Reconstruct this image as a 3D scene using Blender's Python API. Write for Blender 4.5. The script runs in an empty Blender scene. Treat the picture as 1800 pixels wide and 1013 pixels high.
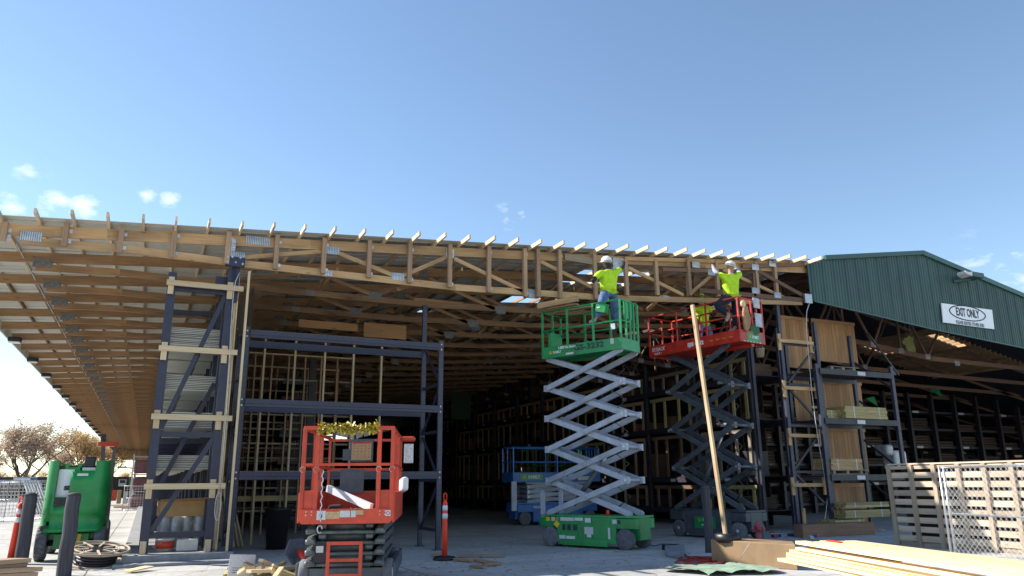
import bpy, math, random
from mathutils import Vector, Matrix
R=math.radians
sc=bpy.context.scene
# ------------------------------------------------------------------ camera
CAMH=1.32
MX=Vector((0.905,-0.099,-0.413))
FPX=1330.0
_v1=Vector((255-900,-(853.5-506.5),-FPX)).normalized()
_v2=Vector((3816-900,-(825-506.5),-FPX))
_x=(_v2-_v1*_v2.dot(_v1)).normalized(); _z=_x.cross(_v1)
MW=Matrix((_x,_v1,_z))
cam=bpy.data.objects.new('camera',bpy.data.cameras.new('camera')); sc.collection.objects.link(cam)
cam.matrix_world=Matrix.Translation((0,0,CAMH))@MW.to_4x4()
cam.data.sensor_width=36; cam.data.lens=FPX/1800*36; cam.data.clip_end=3000; cam.data.clip_start=.05
sc.camera=cam
# ------------------------------------------------------------------ light
SUN_EL=R(38); SUN_AZ=math.atan2(-.80,.60)
w=bpy.data.worlds.new('World'); sc.world=w; w.use_nodes=True
nt=w.node_tree; N=nt.nodes; Lk=nt.links
bg=N['Background']; sky=N.new('ShaderNodeTexSky'); sky.sky_type='NISHITA'; sky.sun_disc=False
sky.sun_elevation=SUN_EL; sky.sun_rotation=SUN_AZ; sky.air_density=1.0; sky.dust_density=.05; sky.ozone_density=1.6
bg.inputs[1].default_value=.112
def wm(op,a,b=None,c=None):
    n=N.new('ShaderNodeMath'); n.operation=op
    for i,v in enumerate((a,b,c)):
        if v is None: continue
        if isinstance(v,(int,float)): n.inputs[i].default_value=v
        else: Lk.new(v,n.inputs[i])
    return n.outputs[0]
tc=N.new('ShaderNodeTexCoord')
cn=N.new('ShaderNodeTexNoise'); cn.inputs['Scale'].default_value=22; cn.inputs['Detail'].default_value=7; cn.inputs['Roughness'].default_value=.62
mp=N.new('ShaderNodeMapping'); mp.inputs['Scale'].default_value=(1,1,2.2); Lk.new(tc.outputs['Generated'],mp.inputs[0]); Lk.new(mp.outputs[0],cn.inputs['Vector'])
mask=None
for px,py,r,s in ((45,292,.020,.62),(92,347,.030,.62),(153,368,.026,1.05),(258,346,.014,.85),(300,353,.016,.85),(890,381,.022,.6),(915,377,.012,.55),(1775,475,.07,.42),(20,362,.02,.6)):
    d=(MW@Vector((px-900,-(py-506.5),-FPX))).normalized()
    vd=N.new('ShaderNodeVectorMath'); vd.operation='DISTANCE'; Lk.new(tc.outputs['Generated'],vd.inputs[0]); vd.inputs[1].default_value=d
    k=wm('MULTIPLY',wm('MAXIMUM',wm('SUBTRACT',1,wm('DIVIDE',vd.outputs['Value'],r)),0),s)
    mask=k if mask is None else wm('MAXIMUM',mask,k)
cl=wm('MULTIPLY',wm('SUBTRACT',wm('ADD',cn.outputs[0],wm('MULTIPLY',mask,.35)),.60),2.6)
cl=wm('MINIMUM',wm('MAXIMUM',wm('MULTIPLY',cl,wm('MINIMUM',wm('MULTIPLY',mask,4),1)),0),.9)
mxn=N.new('ShaderNodeMix'); mxn.data_type='RGBA'; Lk.new(cl,mxn.inputs[0]); 
sb=N.new('ShaderNodeMix'); sb.data_type='RGBA'; sb.blend_type='MULTIPLY'; sb.inputs[0].default_value=1; Lk.new(sky.outputs[0],sb.inputs[6]); sb.inputs[7].default_value=(1.0,1.015,1.0,1)
Lk.new(sb.outputs[2],mxn.inputs[6]); mxn.inputs[7].default_value=(6.5,6.8,7.2,1); Lk.new(mxn.outputs[2],bg.inputs[0])
sl=bpy.data.lights.new('sun','SUN'); sl.energy=4.8; sl.angle=R(.5); sl.color=(1,.93,.82)
so=bpy.data.objects.new('sun',sl); sc.collection.objects.link(so)
sd=Vector((math.sin(SUN_AZ)*math.cos(SUN_EL),math.cos(SUN_AZ)*math.cos(SUN_EL),math.sin(SUN_EL)))
so.rotation_euler=sd.to_track_quat('Z','Y').to_euler()
vs=sc.view_settings; vs.view_transform='Standard'; vs.look='None'; vs.gamma=1; vs.exposure=.93
try:
    sc.cycles.max_bounces=8; sc.cycles.diffuse_bounces=5
except Exception: pass
# ------------------------------------------------------------------ measuring: pixel of the photo -> real place
def ray(px,py): return MW@Vector((px-900,-(py-506.5),-FPX))
C0=Vector((0,0,CAMH))
def P(px,py,Y=15.3): d=ray(px,py); return C0+d*(Y/d.y)
def PX(px,py,X): d=ray(px,py); return C0+d*(X/d.x)
def G(px,py,z=0): d=ray(px,py); return C0+d*((z-CAMH)/d.z)
# ------------------------------------------------------------------ materials
def nmat(name,rough=.6,metal=0.0):
    m=bpy.data.materials.new(name); m.use_nodes=True; b=m.node_tree.nodes['Principled BSDF']
    b.inputs['Roughness'].default_value=rough; b.inputs['Metallic'].default_value=metal
    return m,m.node_tree.nodes,m.node_tree.links,b
def mth(n,l,op,a,b=None):
    x=n.new('ShaderNodeMath'); x.operation=op
    for i,v in enumerate((a,b)):
        if v is None: continue
        if isinstance(v,(int,float)): x.inputs[i].default_value=v
        else: l.new(v,x.inputs[i])
    return x.outputs[0]
def ramp(n,l,fac,stops):
    r=n.new('ShaderNodeValToRGB'); e=r.color_ramp.elements
    while len(e)<len(stops): e.new(.5)
    for q,(p,c) in zip(e,stops): q.position=p; q.color=(*c,1)
    l.new(fac,r.inputs[0]); return r.outputs[0]
def attr(n,name):
    a=n.new('ShaderNodeAttribute'); a.attribute_name=name; return a
def mapv(n,l,v,s):
    m=n.new('ShaderNodeMapping'); m.inputs['Scale'].default_value=s; l.new(v,m.inputs[0]); return m.outputs[0]
def noise(n,l,v,sc_,det=4,ro=.55):
    t=n.new('ShaderNodeTexNoise'); t.inputs['Scale'].default_value=sc_; t.inputs['Detail'].default_value=det; t.inputs['Roughness'].default_value=ro
    l.new(v,t.inputs['Vector']); return t.outputs[0]
def tonemul(n,l,col,amt=.5):
    t=attr(n,'tone'); f=mth(n,l,'ADD',mth(n,l,'MULTIPLY',t.outputs['Fac'],amt),1-amt*.5)
    c=n.new('ShaderNodeMix'); c.data_type='RGBA'; c.blend_type='MULTIPLY'; c.inputs[0].default_value=1
    l.new(col,c.inputs[6]); l.new(f,c.inputs[7]); return c.outputs[2]
def wood(name,c1,c2,stain=.0,tone=.6,ro=.75):
    m,n,l,b=nmat(name,ro)
    lo=attr(n,'loc').outputs['Vector']
    g=noise(n,l,mapv(n,l,lo,(1.1,28,28)),1.5,6,.6)
    k=noise(n,l,mapv(n,l,lo,(3.5,14,14)),1.0,2)
    col=ramp(n,l,g,[(.3,c2),(.68,c1)])
    kn=ramp(n,l,k,[(.69,(1,1,1)),(.76,(.45,.33,.25))])
    x=n.new('ShaderNodeMix'); x.data_type='RGBA'; x.blend_type='MULTIPLY'; x.inputs[0].default_value=1; l.new(col,x.inputs[6]); l.new(kn,x.inputs[7]); col=x.outputs[2]
    if stain:
        s=noise(n,l,mapv(n,l,lo,(.7,3,3)),1.0,3)
        sx=ramp(n,l,s,[(.42,(1,1,1)),(.68,(1-stain,1-stain,1-stain))])
        x=n.new('ShaderNodeMix'); x.data_type='RGBA'; x.blend_type='MULTIPLY'; x.inputs[0].default_value=1; l.new(col,x.inputs[6]); l.new(sx,x.inputs[7]); col=x.outputs[2]
    l.new(tonemul(n,l,col,tone),b.inputs['Base Color'])
    bm=n.new('ShaderNodeBump'); bm.inputs['Strength'].default_value=.25; bm.inputs['Distance'].default_value=.004; l.new(g,bm.inputs['Height']); l.new(bm.outputs[0],b.inputs['Normal'])
    return m
def paint(name,c,ro=.45,metal=0.0,dirt=.3,dc=None,sc_=6,wear=0.0,wc=(.25,.2,.17),bump=0):
    m,n,l,b=nmat(name,ro,metal)
    tcn=n.new('ShaderNodeTexCoord').outputs['Object']
    a=noise(n,l,tcn,sc_,5,.6); d=dc or tuple(v*(1-dirt) for v in c)
    col=ramp(n,l,a,[(.38,d),(.62,c)])
    if wear:
        s=noise(n,l,tcn,sc_*5,6,.7); x=n.new('ShaderNodeMix'); x.data_type='RGBA'
        l.new(ramp(n,l,s,[(.66-wear*.1,(0,0,0)),(.7,(1,1,1))]),x.inputs[0]); l.new(col,x.inputs[6]); x.inputs[7].default_value=(*wc,1); col=x.outputs[2]
    l.new(tonemul(n,l,col,.35),b.inputs['Base Color'])
    l.new(mth(n,l,'ADD',mth(n,l,'MULTIPLY',a,.35),ro-.17),b.inputs['Roughness'])
    if bump:
        q=noise(n,l,mapv(n,l,tcn,(1,1,.55)),11,3,.5); bm=n.new('ShaderNodeBump'); bm.inputs['Strength'].default_value=bump; bm.inputs['Distance'].default_value=.05; l.new(q,bm.inputs['Height']); l.new(bm.outputs[0],b.inputs['Normal'])
    return m
M={}
M['truss']=wood('truss_lumber',(.40,.24,.12),(.25,.14,.065),.4,.6)
M['truss2']=wood('truss_lumber_new',(.58,.38,.20),(.43,.26,.12),.4,.45)
M['purl']=wood('sunlit_purlin_lumber',(.74,.60,.42),(.58,.43,.27),.1,.3)  # front purlin lengths, sunlit brightness put into the wood colour
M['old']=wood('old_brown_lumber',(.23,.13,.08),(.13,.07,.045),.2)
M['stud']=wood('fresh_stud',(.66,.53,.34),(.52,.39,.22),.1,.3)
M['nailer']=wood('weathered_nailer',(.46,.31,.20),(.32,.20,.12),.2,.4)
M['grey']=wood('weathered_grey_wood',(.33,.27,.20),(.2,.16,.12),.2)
M['panel']=wood('plywood_panel',(.47,.27,.13),(.34,.18,.08),.15,.4)
M['pole']=wood('stained_pole',(.66,.52,.33),(.42,.25,.12),.5,.1)
M['dim']=wood('shade_toned_boards',(.085,.052,.036),(.04,.026,.02),.2)  # old brown wood darkened further, interior shade put into the colour
M['pale']=wood('pale_pine',(.82,.66,.40),(.68,.49,.25),.05,.25)
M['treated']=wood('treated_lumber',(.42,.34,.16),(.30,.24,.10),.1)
M['pallet']=wood('sunbleached_slat',(.62,.50,.38),(.46,.36,.26),.25,.5)
M['bollard']=wood('tarred_post',(.10,.10,.115),(.035,.035,.045),.4,.1,.85)
M['navy']=paint('navy_rack_paint',(.028,.031,.064),.42,0,.35,wear=.25,wc=(.12,.10,.10))
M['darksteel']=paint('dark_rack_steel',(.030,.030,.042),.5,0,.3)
M['galv']=paint('galvanised',(.55,.58,.62),.38,.75,.3,sc_=25)
M['roof']=paint('cream_roof_metal',(.56,.56,.50),.55,0,.12,sc_=.8)
M['white']=paint('white_paint',(.78,.78,.76),.5,0,.12)
M['label']=paint('label_white',(.62,.63,.64),.6,0,.15,sc_=40)
M['tan']=paint('tan_label',(.55,.36,.18),.6,0,.3,sc_=40)
M['lgreen']=paint('rental_green_paint',(.012,.30,.085),.32,0,.25,sc_=3,wear=.35,wc=(.05,.10,.06))
M['bgreen']=paint('boom_green_paint',(.010,.30,.07),.34,0,.35,sc_=2.2,wear=.25,wc=(.05,.14,.06))
M['dgreen']=paint('dark_green_paint',(.008,.10,.03),.5); M['dimgreen']=paint('dim_green_sign',(.006,.035,.022),.6)
M['red']=paint('red_orange_paint',(.62,.062,.024),.42,0,.25,sc_=5,wear=.3,wc=(.35,.16,.1))
M['dred']=paint('dark_red_paint',(.55,.035,.02),.42,0,.35,wear=.3,wc=(.2,.08,.06))
M['blue']=paint('blue_paint',(.03,.16,.50),.4,0,.25)
M['armgrey']=paint('light_grey_arm',(.40,.44,.53),.4,0,.25,sc_=4,wear=.4,wc=(.16,.15,.15))
M['armdark']=paint('dark_grey_arm',(.085,.10,.12),.45,0,.3,wear=.2,wc=(.2,.2,.2))
M['armmid']=paint('olive_grey_arm',(.11,.13,.13),.5,0,.35,sc_=7,wear=.3,wc=(.3,.28,.25))
M['rubber']=paint('grey_rubber',(.16,.16,.18),.85,0,.35,sc_=12)
M['black']=paint('black_plastic',(.012,.012,.018),.45,0,.2)
M['gwall']=paint('green_siding',(.036,.092,.085),.45,0,.25,sc_=1.6,wear=.1,wc=(.08,.13,.12))
M['gtrim']=paint('green_trim',(.03,.088,.078),.4,0,.1)
M['orange']=paint('orange_plastic',(.85,.055,.02),.5,0,.15)
M['refl']=paint('reflective_band',(.8,.78,.8),.35,0,.08)
M['yellow']=paint('yellow_paint',(.75,.5,.03),.5)
M['tape']=paint('yellow_tape',(.72,.62,.05),.45,0,.5,dc=(.06,.05,.02),sc_=40)
M['card']=paint('brown_cardboard',(.52,.33,.15),.85,0,.15)
M['conc']=paint('curb_concrete',(.30,.31,.33),.9,0,.25,sc_=5)
M['brownform']=paint('brown_form',(.27,.175,.095),.8,0,.2,sc_=3)
M['hydrant']=paint('hydrant_red',(.50,.10,.12),.5,0,.3,sc_=9)
M['tarp']=paint('green_tarp',(.26,.36,.27),.7,0,.3)
M['redcord']=paint('red_cord',(.55,.06,.03),.5)
M['bluecord']=paint('blue_cord',(.03,.05,.3),.5)
M['wirew']=paint('white_wire',(.6,.6,.6),.5)
M['plastic']=paint('clear_wrap',(.5,.52,.55),.25,0,.3,sc_=6)
M['skin']=paint('skin',(.35,.19,.13),.6,0,.1)
M['shirt']=paint('hi_vis_shirt',(.50,.80,.02),.8,0,.2,sc_=9,bump=.8)
M['jeans']=paint('blue_denim',(.10,.17,.36),.85,0,.4,sc_=14,bump=.8)
M['navycloth']=paint('navy_cloth',(.012,.016,.04),.85,0,.3,bump=.6)
M['blackcloth']=paint('black_cloth',(.02,.02,.022),.85)
M['greysleeve']=paint('grey_sleeve',(.38,.42,.5),.85)
M['hat']=paint('white_hard_hat',(.82,.82,.80),.3,0,.06)
M['shoe']=paint('grey_shoe',(.32,.29,.27),.8,0,.4,sc_=25)
M['brownbag']=paint('tan_canvas',(.38,.22,.12),.85)
M['bark']=wood('bark',(.20,.15,.11),(.10,.075,.055),.2)
M['signw']=paint('sign_white',(.74,.76,.80),.4,0,.05)
M['ink']=paint('sign_ink',(.02,.03,.05),.5)
M['greyink']=paint('sign_grey_ink',(.16,.19,.22),.5)
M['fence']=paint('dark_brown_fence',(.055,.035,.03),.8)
M['lens']=paint('lamp_lens',(.75,.75,.72),.3,0,.1)
def leafm(name,c):
    m,n,l,b=nmat(name,.8); o=attr(n,'tone').outputs['Fac']
    cc=ramp(n,l,o,[(0,tuple(v*.5 for v in c)),(.6,c),(1,tuple(min(1,v*1.5) for v in c))]); l.new(cc,b.inputs['Base Color'])
    tr=n.new('ShaderNodeBsdfTranslucent'); l.new(cc,tr.inputs[0]); ms=n.new('ShaderNodeMixShader'); ms.inputs[0].default_value=.5; l.new(b.outputs[0],ms.inputs[1]); l.new(tr.outputs[0],ms.inputs[2]); l.new(ms.outputs[0],n['Material Output'].inputs[0])
    return m
M['leaf1']=leafm('autumn_leaves',(.46,.30,.18)); M['leaf2']=leafm('yellow_leaves',(.55,.36,.16)); M['leaf3']=leafm('grey_leaves',(.50,.38,.28))
def platem():
    m,n,l,b=nmat('nail_plate_ribbed',.4,.5)
    s=n.new('ShaderNodeSeparateXYZ'); l.new(attr(n,'loc').outputs['Vector'],s.inputs[0])
    f=mth(n,l,'FRACT',mth(n,l,'DIVIDE',s.outputs[0],.034)); g=noise(n,l,attr(n,'loc').outputs['Vector'],6,3)
    col=ramp(n,l,f,[(.25,(.17,.19,.23)),(.45,(.56,.59,.64))]); x=n.new('ShaderNodeMix'); x.data_type='RGBA'; x.blend_type='MULTIPLY'; x.inputs[0].default_value=1; l.new(col,x.inputs[6]); l.new(ramp(n,l,g,[(.35,(.6,.6,.6)),(.6,(1,1,1))]),x.inputs[7]); l.new(tonemul(n,l,x.outputs[2],.5),b.inputs['Base Color']); return m
M['plate']=platem(); M['plate_shaded']=paint('shaded_nail_plate',(.20,.205,.20),.5,.4,.35,sc_=20)  # second plate metal is a darker copy, canopy shade put into its colour
M['tanpost']=wood('sunbleached_upright',(.44,.36,.27),(.32,.25,.18),.2,.3)
# perforated post
def perf():
    m,n,l,b=nmat('perforated_post',.45)
    s=n.new('ShaderNodeSeparateXYZ'); l.new(attr(n,'loc').outputs['Vector'],s.inputs[0])
    fx=mth(n,l,'SUBTRACT',mth(n,l,'FRACT',mth(n,l,'DIVIDE',s.outputs[0],.102)),.5); fx=mth(n,l,'MULTIPLY',fx,.102)
    ya=mth(n,l,'SUBTRACT',mth(n,l,'ABSOLUTE',s.outputs[1]),.028)
    dd=mth(n,l,'SQRT',mth(n,l,'ADD',mth(n,l,'MULTIPLY',fx,fx),mth(n,l,'MULTIPLY',ya,ya)))
    h=mth(n,l,'LESS_THAN',dd,.011)
    tcn=n.new('ShaderNodeTexCoord').outputs['Object']
    col=ramp(n,l,noise(n,l,tcn,5,4),[(.35,(.028,.03,.055)),(.65,(.045,.048,.082))])
    x=n.new('ShaderNodeMix'); x.data_type='RGBA'; l.new(h,x.inputs[0]); l.new(col,x.inputs[6]); x.inputs[7].default_value=(.002,.002,.004,1); l.new(x.outputs[2],b.inputs['Base Color'])
    return m
M['perf']=perf()
def concrete():
    m,n,l,b=nmat('concrete_paving',.9)
    o=n.new('ShaderNodeTexCoord').outputs['Object']
    a=noise(n,l,o,.35,6,.6); c=noise(n,l,o,9,6,.7); d=noise(n,l,mapv(n,l,o,(.5,3,1)),.9,5,.65)
    col=ramp(n,l,a,[(.3,(.41,.41,.405)),(.7,(.56,.555,.54))])
    for f,st in ((c,[(.32,(.78,.78,.78)),(.6,(1.05,1.05,1.05))]),(d,[(.36,(.82,.80,.77)),(.56,(1,1,1))])):
        x=n.new('ShaderNodeMix'); x.data_type='RGBA'; x.blend_type='MULTIPLY'; x.inputs[0].default_value=1; l.new(col,x.inputs[6]); l.new(ramp(n,l,f,st),x.inputs[7]); col=x.outputs[2]
    for sc2,lo_,hi_,v_ in ((1.1,.60,.70,.72),(3.7,.66,.70,.6),(.22,.50,.62,.84)):
        x=n.new('ShaderNodeMix'); x.data_type='RGBA'; x.blend_type='MULTIPLY'; x.inputs[0].default_value=1; l.new(col,x.inputs[6]); l.new(ramp(n,l,noise(n,l,o,sc2,7,.62),[(lo_,(1,1,1)),(hi_,(v_,v_,v_*.98))]),x.inputs[7]); col=x.outputs[2]
    tm=mth(n,l,'ABSOLUTE',mth(n,l,'SUBTRACT',noise(n,l,mapv(n,l,o,(1,.35,1)),.55,2,.4),.5)); 
    x=n.new('ShaderNodeMix'); x.data_type='RGBA'; x.blend_type='MULTIPLY'; x.inputs[0].default_value=1; l.new(col,x.inputs[6]); l.new(ramp(n,l,tm,[(.002,(.80,.80,.80)),(.009,(1,1,1))]),x.inputs[7]); col=x.outputs[2]
    s=n.new('ShaderNodeSeparateXYZ'); l.new(o,s.inputs[0]); J=None
    for ax,per,off in ((0,4.6,.7),(1,5.2,1.9)):
        wob=mth(n,l,'MULTIPLY',noise(n,l,o,2.2,3),.03)
        f=mth(n,l,'FRACT',mth(n,l,'DIVIDE',mth(n,l,'ADD',mth(n,l,'ADD',s.outputs[ax],off),wob),per))
        f=mth(n,l,'LESS_THAN',f,.022/per*1.2); J=f if J is None else mth(n,l,'MAXIMUM',J,f)
    x=n.new('ShaderNodeMix'); x.data_type='RGBA'; l.new(J,x.inputs[0]); l.new(col,x.inputs[6]); x.inputs[7].default_value=(.10,.095,.09,1); l.new(x.outputs[2],b.inputs['Base Color'])
    bm=n.new('ShaderNodeBump'); bm.inputs['Strength'].default_value=.3; bm.inputs['Distance'].default_value=.01; l.new(c,bm.inputs['Height']); l.new(bm.outputs[0],b.inputs['Normal'])
    return m
M['concrete']=concrete()
# ------------------------------------------------------------------ mesh building
rnd=random.Random(7)
class MB:
    def __init__(s): s.v=[];s.f=[];s.mi=[];s.tone=[];s.loc=[];s.sm=[]
    def add(s,vs,fs,locs=None,tone=None,mi=0,smooth=False):
        b=len(s.v); t=rnd.random() if tone is None else tone
        s.v+= [tuple(v) for v in vs]; s.tone+=[t]*len(vs)
        s.loc+= [tuple(x) for x in (locs or vs)]
        for f in fs: s.f.append([b+i for i in f]); s.mi.append(mi); s.sm.append(smooth)
        return s
    def frame(s,o,ax,ay,az,hx,hy,hz,mi=0,tone=None,grain=True):
        o=Vector(o); r=rnd.random()*50 if grain else 0; vs=[];ls=[]
        for a in(-1,1):
            for b in(-1,1):
                for c in(-1,1):
                    vs.append(o+ax*(a*hx)+ay*(b*hy)+az*(c*hz)); ls.append((a*hx+r,b*hy,c*hz))
        s.add(vs,[(0,1,3,2),(4,6,7,5),(0,4,5,1),(2,3,7,6),(0,2,6,4),(1,5,7,3)],ls,tone,mi); return s
    def box(s,x0,x1,y0,y1,z0,z1,mi=0,tone=None,grain=True):
        d=[abs(x1-x0),abs(y1-y0),abs(z1-z0)]; o=((x0+x1)/2,(y0+y1)/2,(z0+z1)/2)
        A=[Vector((1,0,0)),Vector((0,1,0)),Vector((0,0,1))]
        k=d.index(max(d)); i=[k]+[q for q in(0,1,2) if q!=k]
        return s.frame(o,A[i[0]],A[i[1]],A[i[2]],d[i[0]]/2,d[i[1]]/2,d[i[2]]/2,mi,tone,grain)
    def beam(s,p0,p1,w,h,up=(0,0,1),mi=0,tone=None,grain=True):
        p0=Vector(p0);p1=Vector(p1); d=p1-p0; L=d.length; d.normalize(); up=Vector(up)
        if abs(d.dot(up))>.98: up=Vector((0,1,0))
        sd=d.cross(up).normalized(); u=sd.cross(d)
        return s.frame((p0+p1)/2,d,sd,u,L/2,w/2,h/2,mi,tone,grain)
    def tube(s,pts,r,n=8,mi=0,tone=None,cap=True,r2=None):
        pts=[Vector(p) for p in pts]; t=rnd.random() if tone is None else tone; vs=[];ls=[];fs=[]
        u=None;acc=0
        for i,p in enumerate(pts):
            d=(pts[min(i+1,len(pts)-1)]-pts[max(i-1,0)]).normalized()
            if u is None: u=d.orthogonal().normalized()
            u=(u-d*u.dot(d)); u=u.normalized() if u.length>1e-6 else d.orthogonal().normalized(); w_=d.cross(u)
            rr=r if r2 is None else r+(r2-r)*i/(len(pts)-1)
            if i: acc+=(p-pts[i-1]).length
            for k in range(n):
                a=2*math.pi*k/n; vs.append(p+u*(rr*math.cos(a))+w_*(rr*math.sin(a))); ls.append((acc,rr*math.cos(a),rr*math.sin(a)))
        for i in range(len(pts)-1):
            for k in range(n): fs.append((i*n+k,i*n+(k+1)%n,(i+1)*n+(k+1)%n,(i+1)*n+k))
        s.add(vs,fs,ls,t,mi,True)
        if cap:
            b=len(s.v)-len(vs)
            s.f.append([b+k for k in range(n)][::-1]); s.mi.append(mi); s.sm.append(False)
            s.f.append([b+(len(pts)-1)*n+k for k in range(n)]); s.mi.append(mi); s.sm.append(False)
        return s
    def cyl(s,p0,p1,r,n=16,mi=0,tone=None,r2=None): return s.tube([p0,p1],r,n,mi,tone,True,r2)
    def lathe(s,prof,o=(0,0,0),n=20,ax=(0,0,1),mi=0,tone=None):
        ax=Vector(ax).normalized(); u=ax.orthogonal().normalized(); w_=ax.cross(u); o=Vector(o); vs=[];fs=[]
        for r,z in prof:
            for k in range(n):
                a=2*math.pi*k/n; vs.append(o+ax*z+u*(r*math.cos(a))+w_*(r*math.sin(a)))
        for i in range(len(prof)-1):
            for k in range(n): fs.append((i*n+k,i*n+(k+1)%n,(i+1)*n+(k+1)%n,(i+1)*n+k))
        s.add(vs,fs,None,tone,mi,True)
        b=len(s.v)-len(vs)
        for q,rv in((0,True),(len(prof)-1,False)):
            if prof[q][0]>1e-4:
                F=[b+q*n+k for k in range(n)]; s.f.append(F[::-1] if rv else F); s.mi.append(mi); s.sm.append(False)
        return s
    def prism(s,pts,ax,mi=0,tone=None):
        # pts closed polygon (3-D), extruded by vector ax
        ax=Vector(ax); n=len(pts); a=[Vector(p) for p in pts]; b=[p+ax for p in a]
        s.add(a+b,[tuple(range(n)),tuple(range(2*n-1,n-1,-1))]+[(i,i+n,(i+1)%n+n,(i+1)%n) for i in range(n)],None,tone,mi); return s
    def build(s,name,mats,parent=None):
        me=bpy.data.meshes.new(name); me.from_pydata(s.v,[],s.f)
        if not isinstance(mats,(list,tuple)): mats=[mats]
        for m in mats: me.materials.append(M[m] if isinstance(m,str) else m)
        me.polygons.foreach_set('material_index',s.mi); me.polygons.foreach_set('use_smooth',s.sm)
        a=me.attributes.new('tone','FLOAT','POINT'); a.data.foreach_set('value',s.tone)
        a=me.attributes.new('loc','FLOAT_VECTOR','POINT'); a.data.foreach_set('vector',[c for v in s.loc for c in v])
        me.update()
        o=bpy.data.objects.new(name,me); sc.collection.objects.link(o)
        if parent: o.parent=parent
        return o
def bevel(o,wd=.006,seg=2):
    b=o.modifiers.new('bevel','BEVEL'); b.width=wd; b.segments=seg; b.limit_method='ANGLE'; b.angle_limit=R(40); return o
def tag(o,label=None,cat=None,group=None,kind=None):
    if label: o['label']=label
    if cat: o['category']=cat
    if group: o['group']=group
    if kind: o['kind']=kind
    return o
def empty(name,loc=(0,0,0),rz=0,label=None,cat=None,group=None):
    o=bpy.data.objects.new(name,None); sc.collection.objects.link(o); o.location=loc; o.rotation_euler=(0,0,rz); o.empty_display_size=.2
    return tag(o,label,cat,group)
def kids(o): return [c for c in sc.collection.objects if c.parent is o]
def copytree(o,parent=None):
    c=o.copy(); sc.collection.objects.link(c); c.parent=parent
    for ch in kids(o): copytree(ch,c)
    return c
def text(name,s,size,mat,M4,parent=None,ext=.001,width=None,bold=0.0,shear=0.0):
    cu=bpy.data.curves.new(name,'FONT'); cu.body=s; cu.size=size; cu.extrude=ext; cu.align_x='CENTER'; cu.align_y='CENTER'; cu.offset=bold; cu.shear=shear; cu.resolution_u=3
    t=bpy.data.objects.new(name+'_c',cu); sc.collection.objects.link(t); bpy.context.view_layer.update()
    me=bpy.data.meshes.new_from_object(t.evaluated_get(bpy.context.evaluated_depsgraph_get()))
    sc.collection.objects.unlink(t); bpy.data.objects.remove(t)
    xs=[v.co.x for v in me.vertices]; k=1 if width is None else width/(max(xs)-min(xs))
    for v in me.vertices: v.co.x*=k
    me.materials.clear(); me.materials.append(M[mat])
    a=me.attributes.new('tone','FLOAT','POINT'); a.data.foreach_set('value',[.5]*len(me.vertices))
    o=bpy.data.objects.new(name,me); sc.collection.objects.link(o)
    if parent: o.parent=parent
    o.matrix_local=M4; return o
def T4(o,x,y):
    x=Vector(x).normalized(); y=Vector(y); y=(y-x*y.dot(x)).normalized(); z=x.cross(y)
    m=Matrix((x,y,z)).transposed().to_4x4(); m.translation=Vector(o); return m
# ================================================================== SETTING
ground=MB()
ground.box(-400,500,-60,900,-.5,0,grain=False)
tag(ground.build('ground','concrete'),kind='structure')
YF=15.3
# ------------------------------------------------------------------ SHED (roof trusses, purlins, sheets)
shed=empty('lumber_shed',(1.4,YF,0),0,'long open timber truss shed roof with cream metal sheets over the storage racks','building')
SI=Matrix.Translation((-1.4,-YF,0))
def sh(o): o.parent=shed; o.matrix_parent_inverse=SI; return o
def V(px,py,Y=YF): p=P(px,py,Y); return p
SLOPE=.0748
zt0=V(200,404).z; xt0=V(200,404).x
def ztop(x): return zt0+SLOPE*(x-xt0)          # top of the top chord
EAVE=-4.0
def bar(mb,a,b,w=.045,d=.14,mi=0,tone=None,y=0):
    a=Vector((a[0],YF+y,a[1])); b=Vector((b[0],YF+y,b[1])); return mb.beam(a,b,w,d,(0,0,1),mi,tone) if False else mb.frame((a+b)/2,(b-a).normalized(),Vector((0,1,0)),(b-a).normalized().cross(Vector((0,1,0))),(b-a).length/2,w/2,d/2,mi,tone)
def xz(px,py): p=V(px,py); return (p.x,p.z)
def truss_mesh(front):
    m=MB(); D=.205
    XR=16.55
    # top chord in lengths
    cuts=[EAVE,-1.1,2.6,5.6,9.35,12.9,XR]
    for a,b in zip(cuts,cuts[1:]): bar(m,(a,ztop(a)-D/2),(b,ztop(b)-D/2),.045,D,0)
    # bottom chord: heel -> 8.9
    q=[xz(40,424),xz(206,436.5),xz(430,464.5),xz(800,505.5),xz(1039,522)]
    for a,b in zip(q,q[1:]): bar(m,a,b,.045,.145,0)
    # right length of bottom chord (lighter, straight)
    bar(m,xz(1039,523),xz(1409,532),.045,.125,0)
    W=[((428,453),(572,442)),((594,445),(697,487)),((704,487),(783,453)),((798,455),(925,515)),((950,460),(1040,505)),((1048,506),(1098,472)),((1104,471),(1201,519)),((1210,519),(1262,474)),((1270,474),(1390,529))]
    for a,b in W: bar(m,xz(*a),xz(*b),.042,.088,0,y=-.0015)
    PL=[((584,441),.28,.16),((575,481),.2,.12),((699,487),.28,.16),((790,446),.2,.2),((453,424),.46,.17),((937,517),.26,.2),((1085,462),.3,.24),((1170,525),.2,.14),((1277,520),.22,.12),((54,416),.34,.17)]
    for (c,w_,h_) in PL:
        x,z=xz(*c)
        for sg in(-1,1): m.box(x-w_/2,x+w_/2,YF+sg*.026-.002,YF+sg*.026+.002,z-h_/2,z+h_/2,1,None,False)
    return m
tr=truss_mesh(True)
NT=74; SP=1.84
t0=sh(tr.build('roof_truss',['truss2','plate'])); t0.name='roof_truss'
tr2=truss_mesh(False); t1=sh(tr2.build('roof_truss',['truss','plate_shaded']))
t1.location.y=SP
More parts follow.
